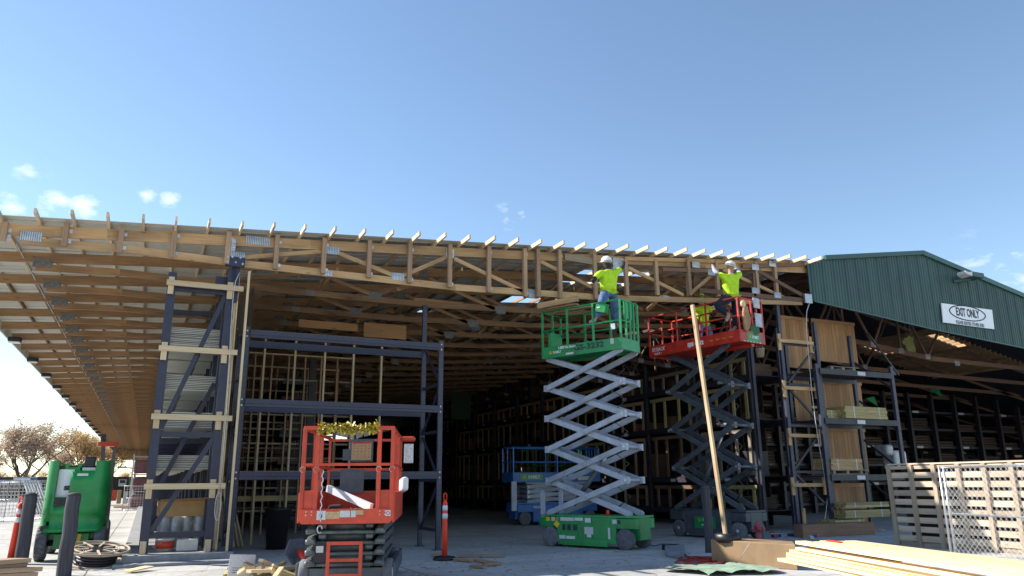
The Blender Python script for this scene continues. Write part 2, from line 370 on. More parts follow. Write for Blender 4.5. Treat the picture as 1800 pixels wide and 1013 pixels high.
for k in range(2,NT):
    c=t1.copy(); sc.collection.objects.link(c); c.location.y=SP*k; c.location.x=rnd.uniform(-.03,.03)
# front nailers
for px,pt,pb,wd in ((10,391,424,9),(118,393,433,8),(215,399,444,8),(308,402,454,8),(403,408,465,8),(488,414,474,8),(571,419,482,8),(650,423,489,8),(721,428,498,8),(791,430,506,8),(859,433,514,8),(922,437,522,8),(944,438,523,10),(983,440,525,8),(1044,443,526,8),(1099,456,520,9),(1152,457,519,9),(1207,457,520,10),(1258,458,521,6),(1327,460,523,8),(1361,470,527,6)):
    a=V(px,pt,15.23); b=V(px,pb,15.23); h=.045 if wd<10 else .06
    m=MB(); m.box(a.x-.045,a.x+.045,15.275-h*2,15.272,b.z,a.z); n_=sh(m.build('nailer','nailer'))
    for zz in(a.z-.13,b.z+.1): m=MB(); m.box(a.x+.047,a.x+.1,15.266,15.272,zz-.035,zz+.035); m.build('joist_hanger','galv',n_).matrix_parent_inverse=Matrix()
# long new ledgers on the right half of the front truss
m=MB(); a=V(1098,455,15.24); b=V(1415,464,15.24); m.frame((a+b)/2,(b-a).normalized(),Vector((0,1,0)),(b-a).normalized().cross(Vector((0,1,0))),(b-a).length/2,.03,.05); sh(m.build('ledger_board','truss2'))
m=MB(); a=V(1082,525,15.22); b=V(1409,533,15.22); m.frame((a+b)/2,(b-a).normalized(),Vector((0,1,0)),(b-a).normalized().cross(Vector((0,1,0))),(b-a).length/2,.03,.06); sh(m.build('ledger_board','truss2'))
# old brown truss pieces behind the second worker
for (a,b,d) in (((1160,476),(1245,478),.1),((1225,512),(1413,530),.12),((1300,470),(1412,466),.1),((1327,478),(1415,526),.1),((1227,480),(1227,520),.2),((1320,482),(1322,523),.07)):
    m=MB(); bar(m,xz(*a),xz(*b),.05,d,0,y=-.10 if d!=.2 else .08); sh(m.build('old_truss_member','old'))
for c in ((1245,481),(1218,468),(1352,466),(1322,472),(1322,513),(1361,521)):
    x,z=xz(*c); m=MB(); m.box(x-.12,x+.12,YF-.135,YF-.13,z-.08,z+.08,0,None,False); sh(m.build('connector_plate','plate'))
# grey splice board and plates
m=MB(); a=xz(990,453); b=xz(1045,462); bar(m,a,b,.05,.16,0,y=-.06); sh(m.build('splice_board','grey'))
m=MB(); a=xz(1085,465); m.box(a[0]-.16,a[0]+.16,YF-.05,YF-.045,a[1]-.2,a[1]+.15,0,.4,False); sh(m.build('connector_plate','plate'))
# purlins (run along the whole shed)
YE=YF+SP*(NT-1)+.4
px_=[-2.8-.56,-2.8,-2.24,-1.69,-1.14,-.57,-.02,.55,1.14,1.72,2.31,2.9,3.51,4.09,4.67,5.24,5.81]
k=.57*1.03
while px_[-1]<16.2: px_.append(px_[-1]+.585)
for i,x in enumerate(px_):
    x+=.06; z=ztop(x); m=MB(); y=14.55+rnd.uniform(-.03,.03)
    m.box(x-.02,x+.02,y,18.9+rnd.uniform(-.3,.3),z+.001,z+.092)
    sh(m.build('purlin','purl'))
    m=MB(); m.box(x-.02,x+.02,19.25,YE,z+.001,z+.092,0,None); sh(m.build('purlin','truss'))
# sheet metal roof: ribs run down the slope
def roofpart(x0,x1,y0,y1):
    m=MB(); prof=[]; y=y0; pit=.30
    while y<y1:
        prof+= [(y,0),(y+.20,0),(y+.215,.028),(y+.26,.028)]
        if y+.275<y1: prof.append((y+.275,0))
        y+=pit
    prof.append((y1,0))
    vs=[];fs=[]
    xs=[x0,x1]
    for (yy,dz) in prof:
        for xx in xs: vs.append((xx,min(yy,y1),ztop(xx)+.094+dz))
    for i in range(len(prof)-1): fs.append((2*i,2*i+1,2*i+3,2*i+2))
    m.add(vs,fs); return m
HOLES=[(10.2,12.3,17.0,18.4),(9.5,11.3,20.3,21.2),(9.4,10.6,24.0,24.4),(9.3,10.6,28.7,29.1),(9.2,10.3,35.4,35.8),(7.4,7.8,22.6,22.9)]
cuts=sorted({15.08,YE}|{h[2] for h in HOLES}|{h[3] for h in HOLES}); allm=MB()
for ya,yb in zip(cuts,cuts[1:]):
    xs_=sorted((h[0],h[1]) for h in HOLES if h[2]<=ya+1e-6 and h[3]>=yb-1e-6); xa=EAVE-.12
    for u,v in xs_+[(16.9,None)]:
        q=roofpart(xa,u,ya,yb); allm.add(q.v,q.f,None,.5); xa=v
rs=sh(allm.build('roof_sheet','roof'))
so_=rs.modifiers.new('thick','SOLIDIFY'); so_.thickness=.003
# eave fascia, its lights, and the sag rod
m=MB(); m.box(EAVE-.14,EAVE-.10,15.08,YE,ztop(EAVE)-.17,ztop(EAVE)+.12); sh(m.build('eave_fascia','roof'))
y=17.9; 
for k in range(18):
    z=ztop(EAVE)-.17; f=MB(); f.box(EAVE-.05,EAVE+.28,y-.13,y+.13,z-.13,z-.0); fo=sh(f.build('eave_floodlight','black')); bevel(fo,.02)
    f=MB(); f.box(EAVE-.03,EAVE+.26,y-.11,y+.11,z-.165,z-.135); g=f.build('lens','lens',fo); g.matrix_parent_inverse=Matrix()
    y+=4.05
m=MB(); x=PX(120,600,-2.62); m.tube([(-2.62,16.1,x.z),(-2.62,60,x.z-.02),(-2.62,YE,x.z)],.012,6); sh(m.build('sag_rod','galv'))
# horizontal bracing seen under trusses
for X_,z_ in ((3.2,5.62),(6.0,5.95),(8.9,5.8)):
    m=MB(); m.box(X_-.02,X_+.02,YF+.05,YF+60,z_,z_+.09); sh(m.build('lateral_brace','truss'))
for k in range(7):
    m=MB(); y=YF+.3+k*SP*2; m.beam((4.6,y,5.45),(6.1,y+SP*1.0,6.3),.04,.09); sh(m.build('diagonal_brace','truss'))
for k in range(5):
    m=MB(); y=YF+.9+k*SP*2; m.beam((8.3,y,5.5),(9.9,y+SP,6.7),.04,.09); sh(m.build('diagonal_brace','truss'))
for (x0,x1,y,z0,z1) in ((3.1,4.6,19.2,5.15,5.35),(4.75,5.9,19.15,5.02,5.40),(5.6,6.9,17.6,5.62,5.8)):
    m=MB(); m.box(x0,x1,y-.02,y+.02,z0,z1); sh(m.build('header_board','panel'))
# ------------------------------------------------------------------ GREEN GABLE BUILDING
gb=empty('green_gable_building',(21,15.2,0),0,'dark green ribbed metal gable end with open bay below, right of the timber trusses','building')
GI=Matrix.Translation((-21,-15.2,0))
def gbp(o): o.parent=gb; o.matrix_parent_inverse=GI; return o
GY=15.15
def gp(px,py,Y=GY): p=P(px,py,Y); return (p.x,p.z)
A=gp(1418,456);Bk=gp(1430,530);Rg=gp(1618,447);T2=gp(1800,524);B2=gp(1640,580);B3=gp(1800,613)
sl_=(T2[1]-Rg[1])/(T2[0]-Rg[0]); sb_=(B3[1]-B2[1])/(B3[0]-B2[0]); XE=48.0
poly=[A,Rg,(XE,Rg[1]+sl_*(XE-Rg[0])),(XE,min(B3[1]+sb_*(XE-B3[0]),Rg[1]+sl_*(XE-Rg[0])-.3)),B3,B2,Bk]
def edge(x,lo):
    pts=([Bk,B2,B3,poly[3]] if lo else [A,Rg,poly[2]])
    for (xa,za),(xb,zb) in zip(pts,pts[1:]):
        if xa-1e-6<=x<=xb: return za+(zb-za)*(x-xa)/(xb-xa)
    return pts[0][1] if x<pts[0][0] else pts[-1][1]
m=MB(); x=A[0]
while x<XE-.01:
    x1=min(x+.92,XE); t_=rnd.random(); seg=[x]+[p for p in (Bk[0],Rg[0],B2[0],B3[0]) if x<p<x1]+[x1]
    for u,v in zip(seg,seg[1:]):
        lo_=lambda q:edge(max(q,Bk[0]),True)
        m.prism([(u,GY,lo_(u)),(v,GY,lo_(v)),(v,GY,edge(v,False)),(u,GY,edge(u,False))],(0,.03,0),0,t_)
    x=x1
x=A[0]+.178
while x<XE-1:
    for f in(.06,.3,.55,.8,.96):
        lo=edge(max(x,Bk[0]),True); hi=edge(x,False); m.box(x-.008,x+.008,GY-.008,GY-.002,lo+(hi-lo)*f-.008,lo+(hi-lo)*f+.008,0,None,False)
    x+=.23
x=A[0]+.12; i=0
while x<XE:
    lo=edge(max(x,Bk[0]),True); hi=edge(x,False); r=.018 if i%4 else .03
    m.prism([(x-.03,GY-.001,lo),(x-.012,GY-r,lo),(x+.012,GY-r,lo),(x+.03,GY-.001,lo)],(0,0,hi-lo-.02)); x+=.115; i+=1
gbp(m.build('gable_siding','gwall'))
def trim(a,b,d,w_,y):
    m=MB(); a=Vector((a[0],y,a[1])); b=Vector((b[0],y,b[1])); dd=(b-a).normalized(); up=dd.cross(Vector((0,1,0))); 
    if up.z<0: up=-up
    m.frame((a+b)/2-up*d/2,dd,Vector((0,1,0)),up,(b-a).length/2,w_,d/2); return m
a=gp(1447,450); b=gp(1619,441.5)
gbp(trim(a,b,.13,.05,GY-.04).build('rake_trim','gtrim'))
gbp(trim(b,(XE,b[1]+sl_*(XE-b[0])),.15,.05,GY-.043).build('rake_trim','gtrim'))
gbp(trim((Bk[0],Bk[1]+.02),(B2[0],B2[1]+.02),.035,.03,GY-.02).build('base_flashing','gtrim'))
gbp(trim((B2[0],B2[1]+.02),(B3[0],B3[1]+.02),.035,.03,GY-.023).build('base_flashing','gtrim'))
# roof and old trusses behind the gable
rz=b[1]-.03
m=MB(); L=46
x0=16.9; z0=ztop(16.9)+.1
def quad(m,x0,z0,x1,z1,y0,y1): m.add([(x0,y0,z0),(x1,y0,z1),(x1,y1,z1),(x0,y1,z0)],[(0,1,2,3)],None,.3)
YB=15.3
holesL=[(18.2,20.6,21.2,23.0),(18.5,20.3,27.0,30.0)]
quad(m,x0,z0,b[0],rz,YB,21.2); 
quad(m,x0,z0,18.2,z0+(rz-z0)*(18.2-x0)/(b[0]-x0),21.2,23.0); quad(m,20.6,z0+(rz-z0)*(20.6-x0)/(b[0]-x0),b[0],rz,21.2,23.0)
quad(m,x0,z0,b[0],rz,23.0,27.0)
quad(m,x0,z0,18.4,z0+(rz-z0)*(18.4-x0)/(b[0]-x0),27,29.4); quad(m,20.3,z0+(rz-z0)*(20.3-x0)/(b[0]-x0),b[0],rz,27,29.4)
quad(m,x0,z0,b[0],rz,29.4,YB+L*2)
zr_=lambda x: rz+sl_*(x-b[0])
for ya,yb,gx0,gx1 in ((YB,19.7,None,None),(19.7,20.25,27.7,29.5),(20.25,22.4,None,None),(22.4,23.0,27.4,28.9),(23.0,YB+L*2,None,None)):
    if gx0 is None: quad(m,b[0],rz,XE,zr_(XE),ya,yb)
    else: quad(m,b[0],rz,gx0,zr_(gx0),ya,yb); quad(m,gx1,zr_(gx1),XE,zr_(XE),ya,yb)
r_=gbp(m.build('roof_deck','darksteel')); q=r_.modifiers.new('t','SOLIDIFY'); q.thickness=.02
m=MB()
for k in range(11): 
    x=17.3+k*.42; z=z0+(rz-z0)*(x-x0)/(b[0]-x0)
    m.box(x-.05,x+.05,YB+.1,YB+34,z-.10,z-.024)
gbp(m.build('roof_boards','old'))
m=MB(); x=27.4
while x<33.2: m.box(x-.03,x+.03,19.4,23.7,zr_(x)-.17,zr_(x)-.025); x+=.31
gbp(m.build('roof_boards','truss2'))
def rt():
    m=MB()
    def br(a,b,d=.12): m.frame(Vector(((a[0]+b[0])/2,0,(a[1]+b[1])/2)),Vector((b[0]-a[0],0,b[1]-a[1])).normalized(),Vector((0,1,0)),Vector((b[0]-a[0],0,b[1]-a[1])).normalized().cross(Vector((0,1,0))),math.hypot(b[0]-a[0],b[1]-a[1])/2,.025,d/2)
    lo=lambda x: 6.05-.095*(x-17.2)
    hi=lambda x: (z0+(rz-z0)*(x-x0)/(b[0]-x0) if x<b[0] else rz+sl_*(x-b[0]))-.17
    br((17.0,lo(17)),(24.3,lo(24.3)),.17); br((24.3,lo(24.3)),(XE,lo(24.3)-.3),.15)
    br((16.9,hi(16.9)),(b[0],hi(b[0]))); br((b[0],hi(b[0])),(XE,hi(XE)))
    xs=[17.6,18.9,20.2,21.5,22.8,24.1,25.6]
    for i,(xa,xb) in enumerate(zip(xs,xs[1:])):
        br((xa,lo(xa)),(xb,hi(xb)),.08) if i%2 else br((xa,hi(xa)),(xb,lo(xb)),.08)
        if i%2==0: br((xa,lo(xa)),(xa,hi(xa)),.08)
    for xa in xs: m.box(xa-.13,xa+.13,-.03,.03,lo(xa)-.05,lo(xa)+.12,1)
    return m
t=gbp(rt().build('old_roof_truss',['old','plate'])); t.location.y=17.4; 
ob=t
for k in range(1,14):
    c=ob.copy(); sc.collection.objects.link(c); c.location.y=17.4+k*2.6
# sign
o=P(1702,556,15.07); 
sx=P(1748,579,15.07)-P(1655,577,15.07)
W_=abs(P(1748,550,15.07).x-P(1655,545,15.07).x); zA=P(1655,533,15.07).z; zB=P(1659,567,15.07).z
zC=P(1744,545,15.07).z; zD=P(1748,579,15.07).z
es=MB(); es.prism([(P(1655,533,15.07).x,15.07,zA),(P(1659,567,15.07).x-.02,15.07,zB),(P(1748,579,15.07).x,15.07,zD),(P(1744,545,15.07).x,15.07,zC)],(0,.03,0))
xc=(P(1655,533,15.07).x+P(1748,579,15.07).x)/2; zc_=(zA+zB+zC+zD)/4
sign=empty('exit_sign',(xc,15.07,zc_),0,'white EXIT ONLY sign board on the green gable wall','sign')
o_=es.build('sign_board','signw',sign); o_.matrix_parent_inverse=Matrix.Translation((-xc,-15.07,-zc_))
ang=math.atan2(zD-zB,P(1748,579,15.07).x-P(1659,567,15.07).x)
rot=Matrix.Rotation(-ang*0+ang,4,Vector((0,-1,0)))
def onsign(dx,dz): return Matrix.Translation((dx,-.004,dz+dx*math.tan(ang)))@Matrix.Rotation(-ang,4,'Y')@Matrix.Rotation(R(90),4,'X')
text('sign_lettering','EXIT ONLY',.36,'ink',onsign(-.02,.09),sign,.002,1.12,.012)
text('sign_small_lettering','PLEASE ENTER OTHER END',.15,'greyink',onsign(.03,-.25),sign,.002,1.35,.006)
m=MB(); pts=[(math.cos(a)*.86,0,math.sin(a)*.235) for a in [2*math.pi*i/48 for i in range(49)]]
m.tube(pts,.017,6,cap=False); ov=m.build('sign_oval','ink',sign); ov.matrix_local=Matrix.Translation((-.02,-.006,.09))@Matrix.Rotation(-ang,4,'Y')
# wall light on the gable
c=P(1712,487,14.75)
wl=empty('wall_light',(c.x,15.1,c.z),0,'boxy green floodlight mounted on the green gable above the EXIT ONLY sign','light')
m=MB(); m.box(-.32,.22,-.55,-.12,-.06,.1); hb=m.build('housing','gtrim',wl); bevel(hb,.02)
m=MB(); m.prism([(-.34,-.53,-.05),(-.34,-.15,-.05),(-.58,-.20,.02),(-.58,-.48,.02)],(0,0,.09)); m.build('lens','lens',wl)
m=MB(); m.beam((-.5,-.0,-.12),(-.1,-.3,-.08),.07,.07); m.build('bracket_arm','gtrim',wl)
# hanging yellow tag and green banners in the right bay
m=MB(); c=P(1597,604,19)
m.prism([(c.x+a*.036,19,c.z+b_*.036) for a,b_ in ((-8,3),(-4,6),(0,6),(2,9),(5,7),(9,8),(8,2),(10,-4),(9,-9),(0,-9),(-4,-6),(-5,-2),(-8,-1),(-10,1))],(0,.02,0))
yt=m.build('hanging_tag','tape'); yt.data.materials[0]=paint('faded_yellow',(.62,.60,.22),.6); tag(yt,'pale yellow cut-out tag hanging by cords in the bay under the green gable','tag')
m=MB(); m.tube([(c.x-.05,19,c.z+.3),(c.x-.1,19,c.z+1.5)],.008,5); m.tube([(c.x+.2,19,c.z+.3),(c.x+.15,19,c.z+1.4)],.008,5); m.build('cord','wirew',yt)
for i,(px,py,s_,lb) in enumerate(((1645,690,.42,'bright green triangular flap hanging deep in the right bay'),(1785,672,.42,'bright green flap at the right edge of the dark bay'),(1532,705,.35,'green flap seen through the small rack beside the lumber bundle'))):
    c=P(px,py,23); m=MB(); m.prism([(c.x-s_,23,c.z+.1),(c.x+s_*.6,23,c.z+.2),(c.x+s_,23,c.z-.22),(c.x+s_*.2,23,c.z-.08)],(0,.05,0)); tag(m.build('green_flap','lgreen'),lb,'flap')
# dark racking deep in the right bay
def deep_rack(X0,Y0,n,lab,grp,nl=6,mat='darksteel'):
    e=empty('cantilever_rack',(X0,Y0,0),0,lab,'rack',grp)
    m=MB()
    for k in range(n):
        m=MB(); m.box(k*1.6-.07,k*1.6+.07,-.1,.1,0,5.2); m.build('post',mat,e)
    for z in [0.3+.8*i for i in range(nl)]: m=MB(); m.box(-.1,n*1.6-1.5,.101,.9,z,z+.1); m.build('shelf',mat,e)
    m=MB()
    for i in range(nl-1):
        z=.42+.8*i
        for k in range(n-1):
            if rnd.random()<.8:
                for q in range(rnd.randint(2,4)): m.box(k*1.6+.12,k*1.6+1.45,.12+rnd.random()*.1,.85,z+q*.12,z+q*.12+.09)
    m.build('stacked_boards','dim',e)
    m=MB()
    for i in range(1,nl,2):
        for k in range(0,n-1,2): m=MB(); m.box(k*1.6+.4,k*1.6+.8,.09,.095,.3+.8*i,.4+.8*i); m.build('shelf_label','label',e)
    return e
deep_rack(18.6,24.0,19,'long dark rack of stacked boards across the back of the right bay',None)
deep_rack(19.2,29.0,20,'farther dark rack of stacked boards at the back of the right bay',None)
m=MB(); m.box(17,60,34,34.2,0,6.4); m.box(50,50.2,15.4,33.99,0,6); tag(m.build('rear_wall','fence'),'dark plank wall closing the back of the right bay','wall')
# ------------------------------------------------------------------ LEFT RACK TOWER with pale lumber rungs
XL0,XL1=P(279,700).x-.0,P(402,700).x
pl=.1
TL=empty('rack_tower',(XL0-.0,YF,0),0,'navy rack tower at the left end of the curb, with pale lumber rungs nailed across','rack')
def loc(e,o): o.matrix_parent_inverse=Matrix.Translation(-Vector(e.location)); return o
a0=V(262,976); a1=V(302,474); b0=V(388,976); b1=V(415,470)
def tower(e,Yb,mats,full=True,dz=0):
    X0=.08;X1=1.14; T=6.1*.0+5.35; w_=.15
    m=MB(); m.box(X0-w_/2,X0+w_/2,Yb,Yb+.09,.0+dz,T-.1); m.build('post',mats,e); m=MB(); m.box(X0-w_/2+.02,X0+w_/2-.02,Yb+1.0,Yb+1.1,dz,T-.25); p=m.build('post',mats,e); bevel(p,.006)
    m=MB(); m.box(X1-w_/2,X1+w_/2,Yb,Yb+.09,dz,T+.1); m.build('post',mats,e); m=MB(); m.box(X1-w_/2+.02,X1+w_/2-.02,Yb+1.0,Yb+1.1,dz,T+.1); p=m.build('post',mats,e); bevel(p,.006)
    for z in (.42,2.17,3.3 if not full else 2.2,4.9):
        if z==2.2: continue
        m=MB(); m.box(X0+w_/2,X1-w_/2,Yb+.02,Yb+.075,z,z+.10); m.build('cross_tie',mats,e)
    for (xa,za,xb,zb) in ((X0+.08,.5,X1-.08,2.15),(X0+.08,2.32,X1-.08,4.9)):
        m=MB(); m.beam((xa,Yb+.045,za),(xb,Yb+.045,zb),.05,.085,(0,1,0) if False else (0,0,1)); m.build('diagonal_brace',mats,e)
    m=MB(); m.beam((X0+.05,Yb+1.05,1.0),(X1-.08,Yb+1.05,3.3),.05,.085); m.build('diagonal_brace',mats,e)
tower(TL,YF,'navy',dz=.16)
for c in kids(TL): loc(TL,c)
# truss bearing head
m=MB(); p=V(414,459,15.28); m.box(p.x-.19,p.x+.17,15.2,15.26,p.z-.13,p.z+.10); m.box(p.x-.05,p.x+.1,15.3,15.5,p.z-.8,p.z-.1); h=m.build('bearing_head','navy',TL); loc(TL,h)
m=MB()
for dx,dz in ((-.15,.04),(-.15,-.06),(-.07,.05),(.0,-.05),(.08,.05),(.13,-.07)): m.cyl((p.x+dx,15.2,p.z+dz),(p.x+dx,15.18,p.z+dz),.02,8)
loc(TL,m.build('bolt','galv',TL))
m=MB(); m.box(p.x-.15,p.x+.17,15.19,15.195,p.z+.06,p.z+.17); m.box(p.x-.11,p.x-.03,15.2,15.205,p.z+.18,p.z+.42,0,.8); loc(TL,m.build('connector_plate','plate',TL))
m=MB(); p=V(392,491); m.box(p.x-.12,p.x+.1,15.5,15.56,p.z-.1,p.z+.1); loc(TL,m.build('bearing_plate','navy',TL))
# rungs + cleats (measured)
for (xa,ya,xb,yb) in ((293,492,428,505),(279,607,417,617),(266,727,408,733),(253,850,396,852),(242,980,386,980)):
    a=V(xa,ya+4,15.2); b=V(xb,yb+4,15.2); z=(a.z+b.z)/2
    m=MB(); m.box(a.x,b.x,15.17,15.21,z-.05,z+.05); rg=loc(TL,m.build('lumber_rung','stud',TL))
    for xx in (.07,1.12):
        up=.12 if ya<900 else .32; dn=-.21 if ya<900 else -.04
        m=MB(); m.box(xx-.05,xx+.05,15.215,15.255,z+dn,z+up); loc(TL,m.build('lumber_cleat','stud',TL))
# pale post and plywood flank right of the tower
m=MB(); a=V(424,478,15.22); m.box(1.42,1.46,15.1,15.2,.1,a.z); o=loc(TL,m.build('lumber_post','stud',TL))
m=MB(); z=.18
while z<5.3:
    h=rnd.choice((.9,1.1,1.2)); m.box(1.27,1.29,15.31,16.3,z,min(z+h,5.3)); z+=h+.012
loc(TL,m.build('side_panel','stud',TL))
m=MB(); q=[V(421,480,15.16),V(414,495,15.16),V(410,520,15.16),V(407,560,15.16),V(404,610,15.16),V(398,720,15.16),V(392,800,15.16),V(386,860,15.16)]
m.tube(q,.007,6); q=[V(384,880,15.16)+Vector((.05*math.sin(t),0,.25*math.cos(t)-.1)) for t in [i*.5 for i in range(26)]]; m.tube(q,.007,5); loc(TL,m.build('hanging_cable','wirew',TL))
# curb
m=MB(); m.box(-.24,1.55,15.02,60,.0,.16); m.box(-.36,1.5,14.7,15.018,0,.05); cb=m.build('curb','conc'); tag(cb,'low concrete curb under the left row of rack towers','curb'); bevel(cb,.012)
# the towers behind it
names=['second','third','fourth','fifth','sixth','seventh','eighth','ninth','tenth','eleventh','twelfth','thirteenth','fourteenth','fifteenth']
T1=empty('rack_tower',(0,YF+2.2,0),0,names[0]+' navy rack tower back from the one with pale rungs','rack','rack towers along the left curb')
tower(T1,0,'navy',False,.16)
for k in range(1,15):
    c=copytree(T1); c.location.y=YF+2.2+k*2.2; c['label']=(names[k] if k<14 else 'last')+' navy rack tower back from the one with pale rungs'
# stacks of cream metal sheets lying on the arms, seen between the towers
for z0,z1,nm in ((4.05,4.42,'upper'),(3.15,3.45,'middle'),(2.42,2.7,'lower'),(1.62,1.86,'lowest')):
    e=empty('sheet_stack',(.6,16.4,z0),0,nm+' stack of cream metal sheets stored in the left rack towers','sheet stack','sheet stacks in the left towers')
    for k in range(5):
        m=MB(); zz=z0-z0
        z=0
        while z<z1-z0:
            m.box(-.5+rnd.uniform(0,.03),.66-rnd.uniform(0,.03),k*2.3+.0+rnd.uniform(0,.05),k*2.3+2.0,z,z+.022); z+=.034
        m.build('metal_sheet','roof',e)
# things on the curb inside the tower
def crate(nm,x0,x1,y0,y1,z0,z1,mat,label,cat):
    m=MB(); m.box(x0,x1,y0,y1,z0,z1); o=m.build(nm,mat); bevel(o,.01); return tag(o,label,cat)
p=V(284,962,15.6)
bk=empty('pail',(P(289,965,15.75).x,15.75,.165),0,'white pail with a red label on the curb inside the left rack tower','pail')
m=MB(); m.lathe([(.135,0),(.155,.2),(.162,.2),(.162,.215),(.15,.215)],n=24); m.build('bucket_body','white',bk)
m=MB(); m.lathe([(.1475,.05),(.1585,.175)],n=24); m.build('pail_label','red',bk)
cb2=empty('cardboard_box',(.70,16.75,.16),R(4),'opened cardboard carton of clear wrapped pails behind the left rack tower','box')
m=MB()
for x0,x1,y0,y1 in ((-.42,.42,-.36,-.35),(-.42,.42,.35,.36),(-.42,-.41,-.35,.35),(.41,.42,-.35,.35)): m.box(x0,x1,y0,y1,.58,.86,0,.6,False)
m.build('carton_wall','card',cb2)
m=MB(); m.add([(-.42,-.36,.86),(.42,-.36,.86),(.47,-.62,.93),(-.46,-.60,.90)],[(0,1,2,3)]); m.add([(-.42,-.36,.86),(-.42,.36,.86),(-.68,.34,.96),(-.66,-.34,1.0)],[(0,1,2,3)]); m.add([(.42,-.36,.86),(.42,.36,.86),(.62,.34,.74),(.62,-.34,.72)],[(0,1,2,3)]); m.build('carton_flap','card',cb2)
m=MB()
for i in range(4):
    for j in range(2): m.lathe([(.095,.0),(.095,.56),(.08,.60)],(-.31+i*.205,-.25+j*.4,.0),14)
m.build('wrapped_pail','plastic',cb2)
m=MB(); m.box(-.44,.44,-.38,.38,-.0,.02); m.build('carton_base','stud',cb2)
crate('paper_bundle',.62,.98,15.62,15.95,.165,.36,'white','small white carton beside the pail on the left curb','box')
# ------------------------------------------------------------------ PALLET RACK bay with three beam pairs
pr=empty('pallet_rack',(1.42,YF,0),0,'tall navy pallet rack bay with three pairs of beams and no shelves','rack')
def lp(o): return loc(pr,o)
XA,XB=P(427,700).x-.02,P(772,800).x
Y2=16.45
def post(x,y,z1,mat='perf'):
    m=MB(); m.frame((x,y,z1/2),Vector((0,0,1)),Vector((1,0,0)),Vector((0,-1,0)),z1/2,.05,.035); return lp(m.build('post',mat,pr))
zt=P(777,600).z
for x in (XA,XB):
    post(x,YF,zt); post(x,Y2,5.35 if x==XB else zt+.05)
    
    for y_ in(YF,Y2): m=MB(); m.box(x-.09,x+.09,y_-.08,y_+.08,0,.012); lp(m.build('foot_plate','darksteel',pr))
    zz=.35
    i=0
    while zz<4.3:
        m=MB(); m.box(x-.02,x+.02,YF+.04,Y2-.04,zz,zz+.06); m.build('cross_tie','navy',pr); lp(kids(pr)[-1])
        m=MB(); a_,b_=((YF+.05,Y2-.05) if i%2 else (Y2-.05,YF+.05)); m.beam((x,a_,zz+.06),(x,b_,zz+.95),.035,.05); lp(m.build('diagonal_brace','navy',pr))
        zz+=1.0; i+=1
for (ya,yb) in ((578,596),(700,716.5),(828,845)):
    p_=P(430,(ya+yb)/2); z=p_.z
    for y in (YF-.055,Y2+.055):
        if y>16: y=Y2-.06
        m=MB(); m.box(XA+.055,XB-.055,y-.02,y+.02,z-.075,z+.075); m.box(XA+.055,XB-.055,y-.03,y-.02,z-.02,z+.075,0,.6) if y<16 else None
        lp(m.build('beam','navy',pr)); bevel(kids(pr)[-1],.006)
    for x in(XA,XB):
        for dz in(.06,-.05): m=MB(); m.cyl((x,YF-.036,z+dz),(x,YF-.05,z+dz),.017,10); lp(m.build('safety_pin','label',pr))
# stud frames nested behind it
for k,(Y,x1,zt_,lab) in enumerate(((18.6,5.15,4.88,'nearest pale stud frame behind the navy pallet rack bay'),(22.3,5.3,4.95,'second pale stud frame behind the navy pallet rack bay'),(25.2,5.5,5.0,'third pale stud frame behind the navy pallet rack bay'),(28.3,5.4,5.0,'fourth pale stud frame behind the navy pallet rack bay'),(32,5.4,5,'farthest pale stud frame behind the navy pallet rack bay'))):
    e=empty('stud_frame',(1.5,Y,0),0,lab,'stud frame','stud frames behind the rack bay')
    m=MB(); m.box(0,x1-1.5,-.045,.045,zt_-.04,zt_); m.build('top_plate','stud',e)
    n=6 if k==0 else 9
    for i in range(n):
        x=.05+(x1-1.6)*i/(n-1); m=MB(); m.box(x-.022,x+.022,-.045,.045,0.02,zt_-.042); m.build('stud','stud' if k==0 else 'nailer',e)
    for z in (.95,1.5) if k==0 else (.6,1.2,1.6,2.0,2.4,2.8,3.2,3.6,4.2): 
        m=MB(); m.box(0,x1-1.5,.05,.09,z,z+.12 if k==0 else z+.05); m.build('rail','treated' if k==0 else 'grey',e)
m=MB()
for i in range(4): m.beam((1.75+i*.09,18.0,0.02),(1.6+i*.06,18.3,1.25-i*.1),.04,.06)
tag(m.build('leaning_boards','stud'),'few pale boards leaning in the corner behind the rack bay','boards',None)
# ------------------------------------------------------------------ RIGHT RACK ROW
XR0,XR1=15.3,16.62
zl=[P(1376,735).z,P(1390,842).z,P(1366,652).z]
def bigpost(m,x,y,z1,z0=0,w_=.075): m.frame((x,y,(z0+z1)/2),Vector((0,0,1)),Vector((1,0,0)),Vector((0,-1,0)),(z1-z0)/2,w_/2*1.3,w_/2)
e=empty('rack_tower',(XR0,YF,0),0,'dark steel rack tower with honey coloured lumber rungs at the right end of the trusses','rack')
for x,y,z1 in ((XR0,YF,P(1365,535).z),(XR1,YF,P(1425,560).z-.1),(XR0,Y2,5.2),(XR1,Y2,5.2)):
    m=MB(); bigpost(m,x,y,z1); loc(e,m.build('post','perf',e))
for i,(za,zb) in enumerate(((.5,1.5),(1.6,2.7),(2.7,3.8),(3.8,4.9))):
    m=MB(); m.beam((XR0+.05,YF,za if i%2 else zb),(XR1-.05,YF,zb if i%2 else za),.04,.06); loc(e,m.build('diagonal_brace','darksteel',e))
    m=MB(); m.box(XR0+.05,XR1-.05,YF-.02,YF+.02,zb+.0,zb+.06); loc(e,m.build('cross_tie','darksteel',e))
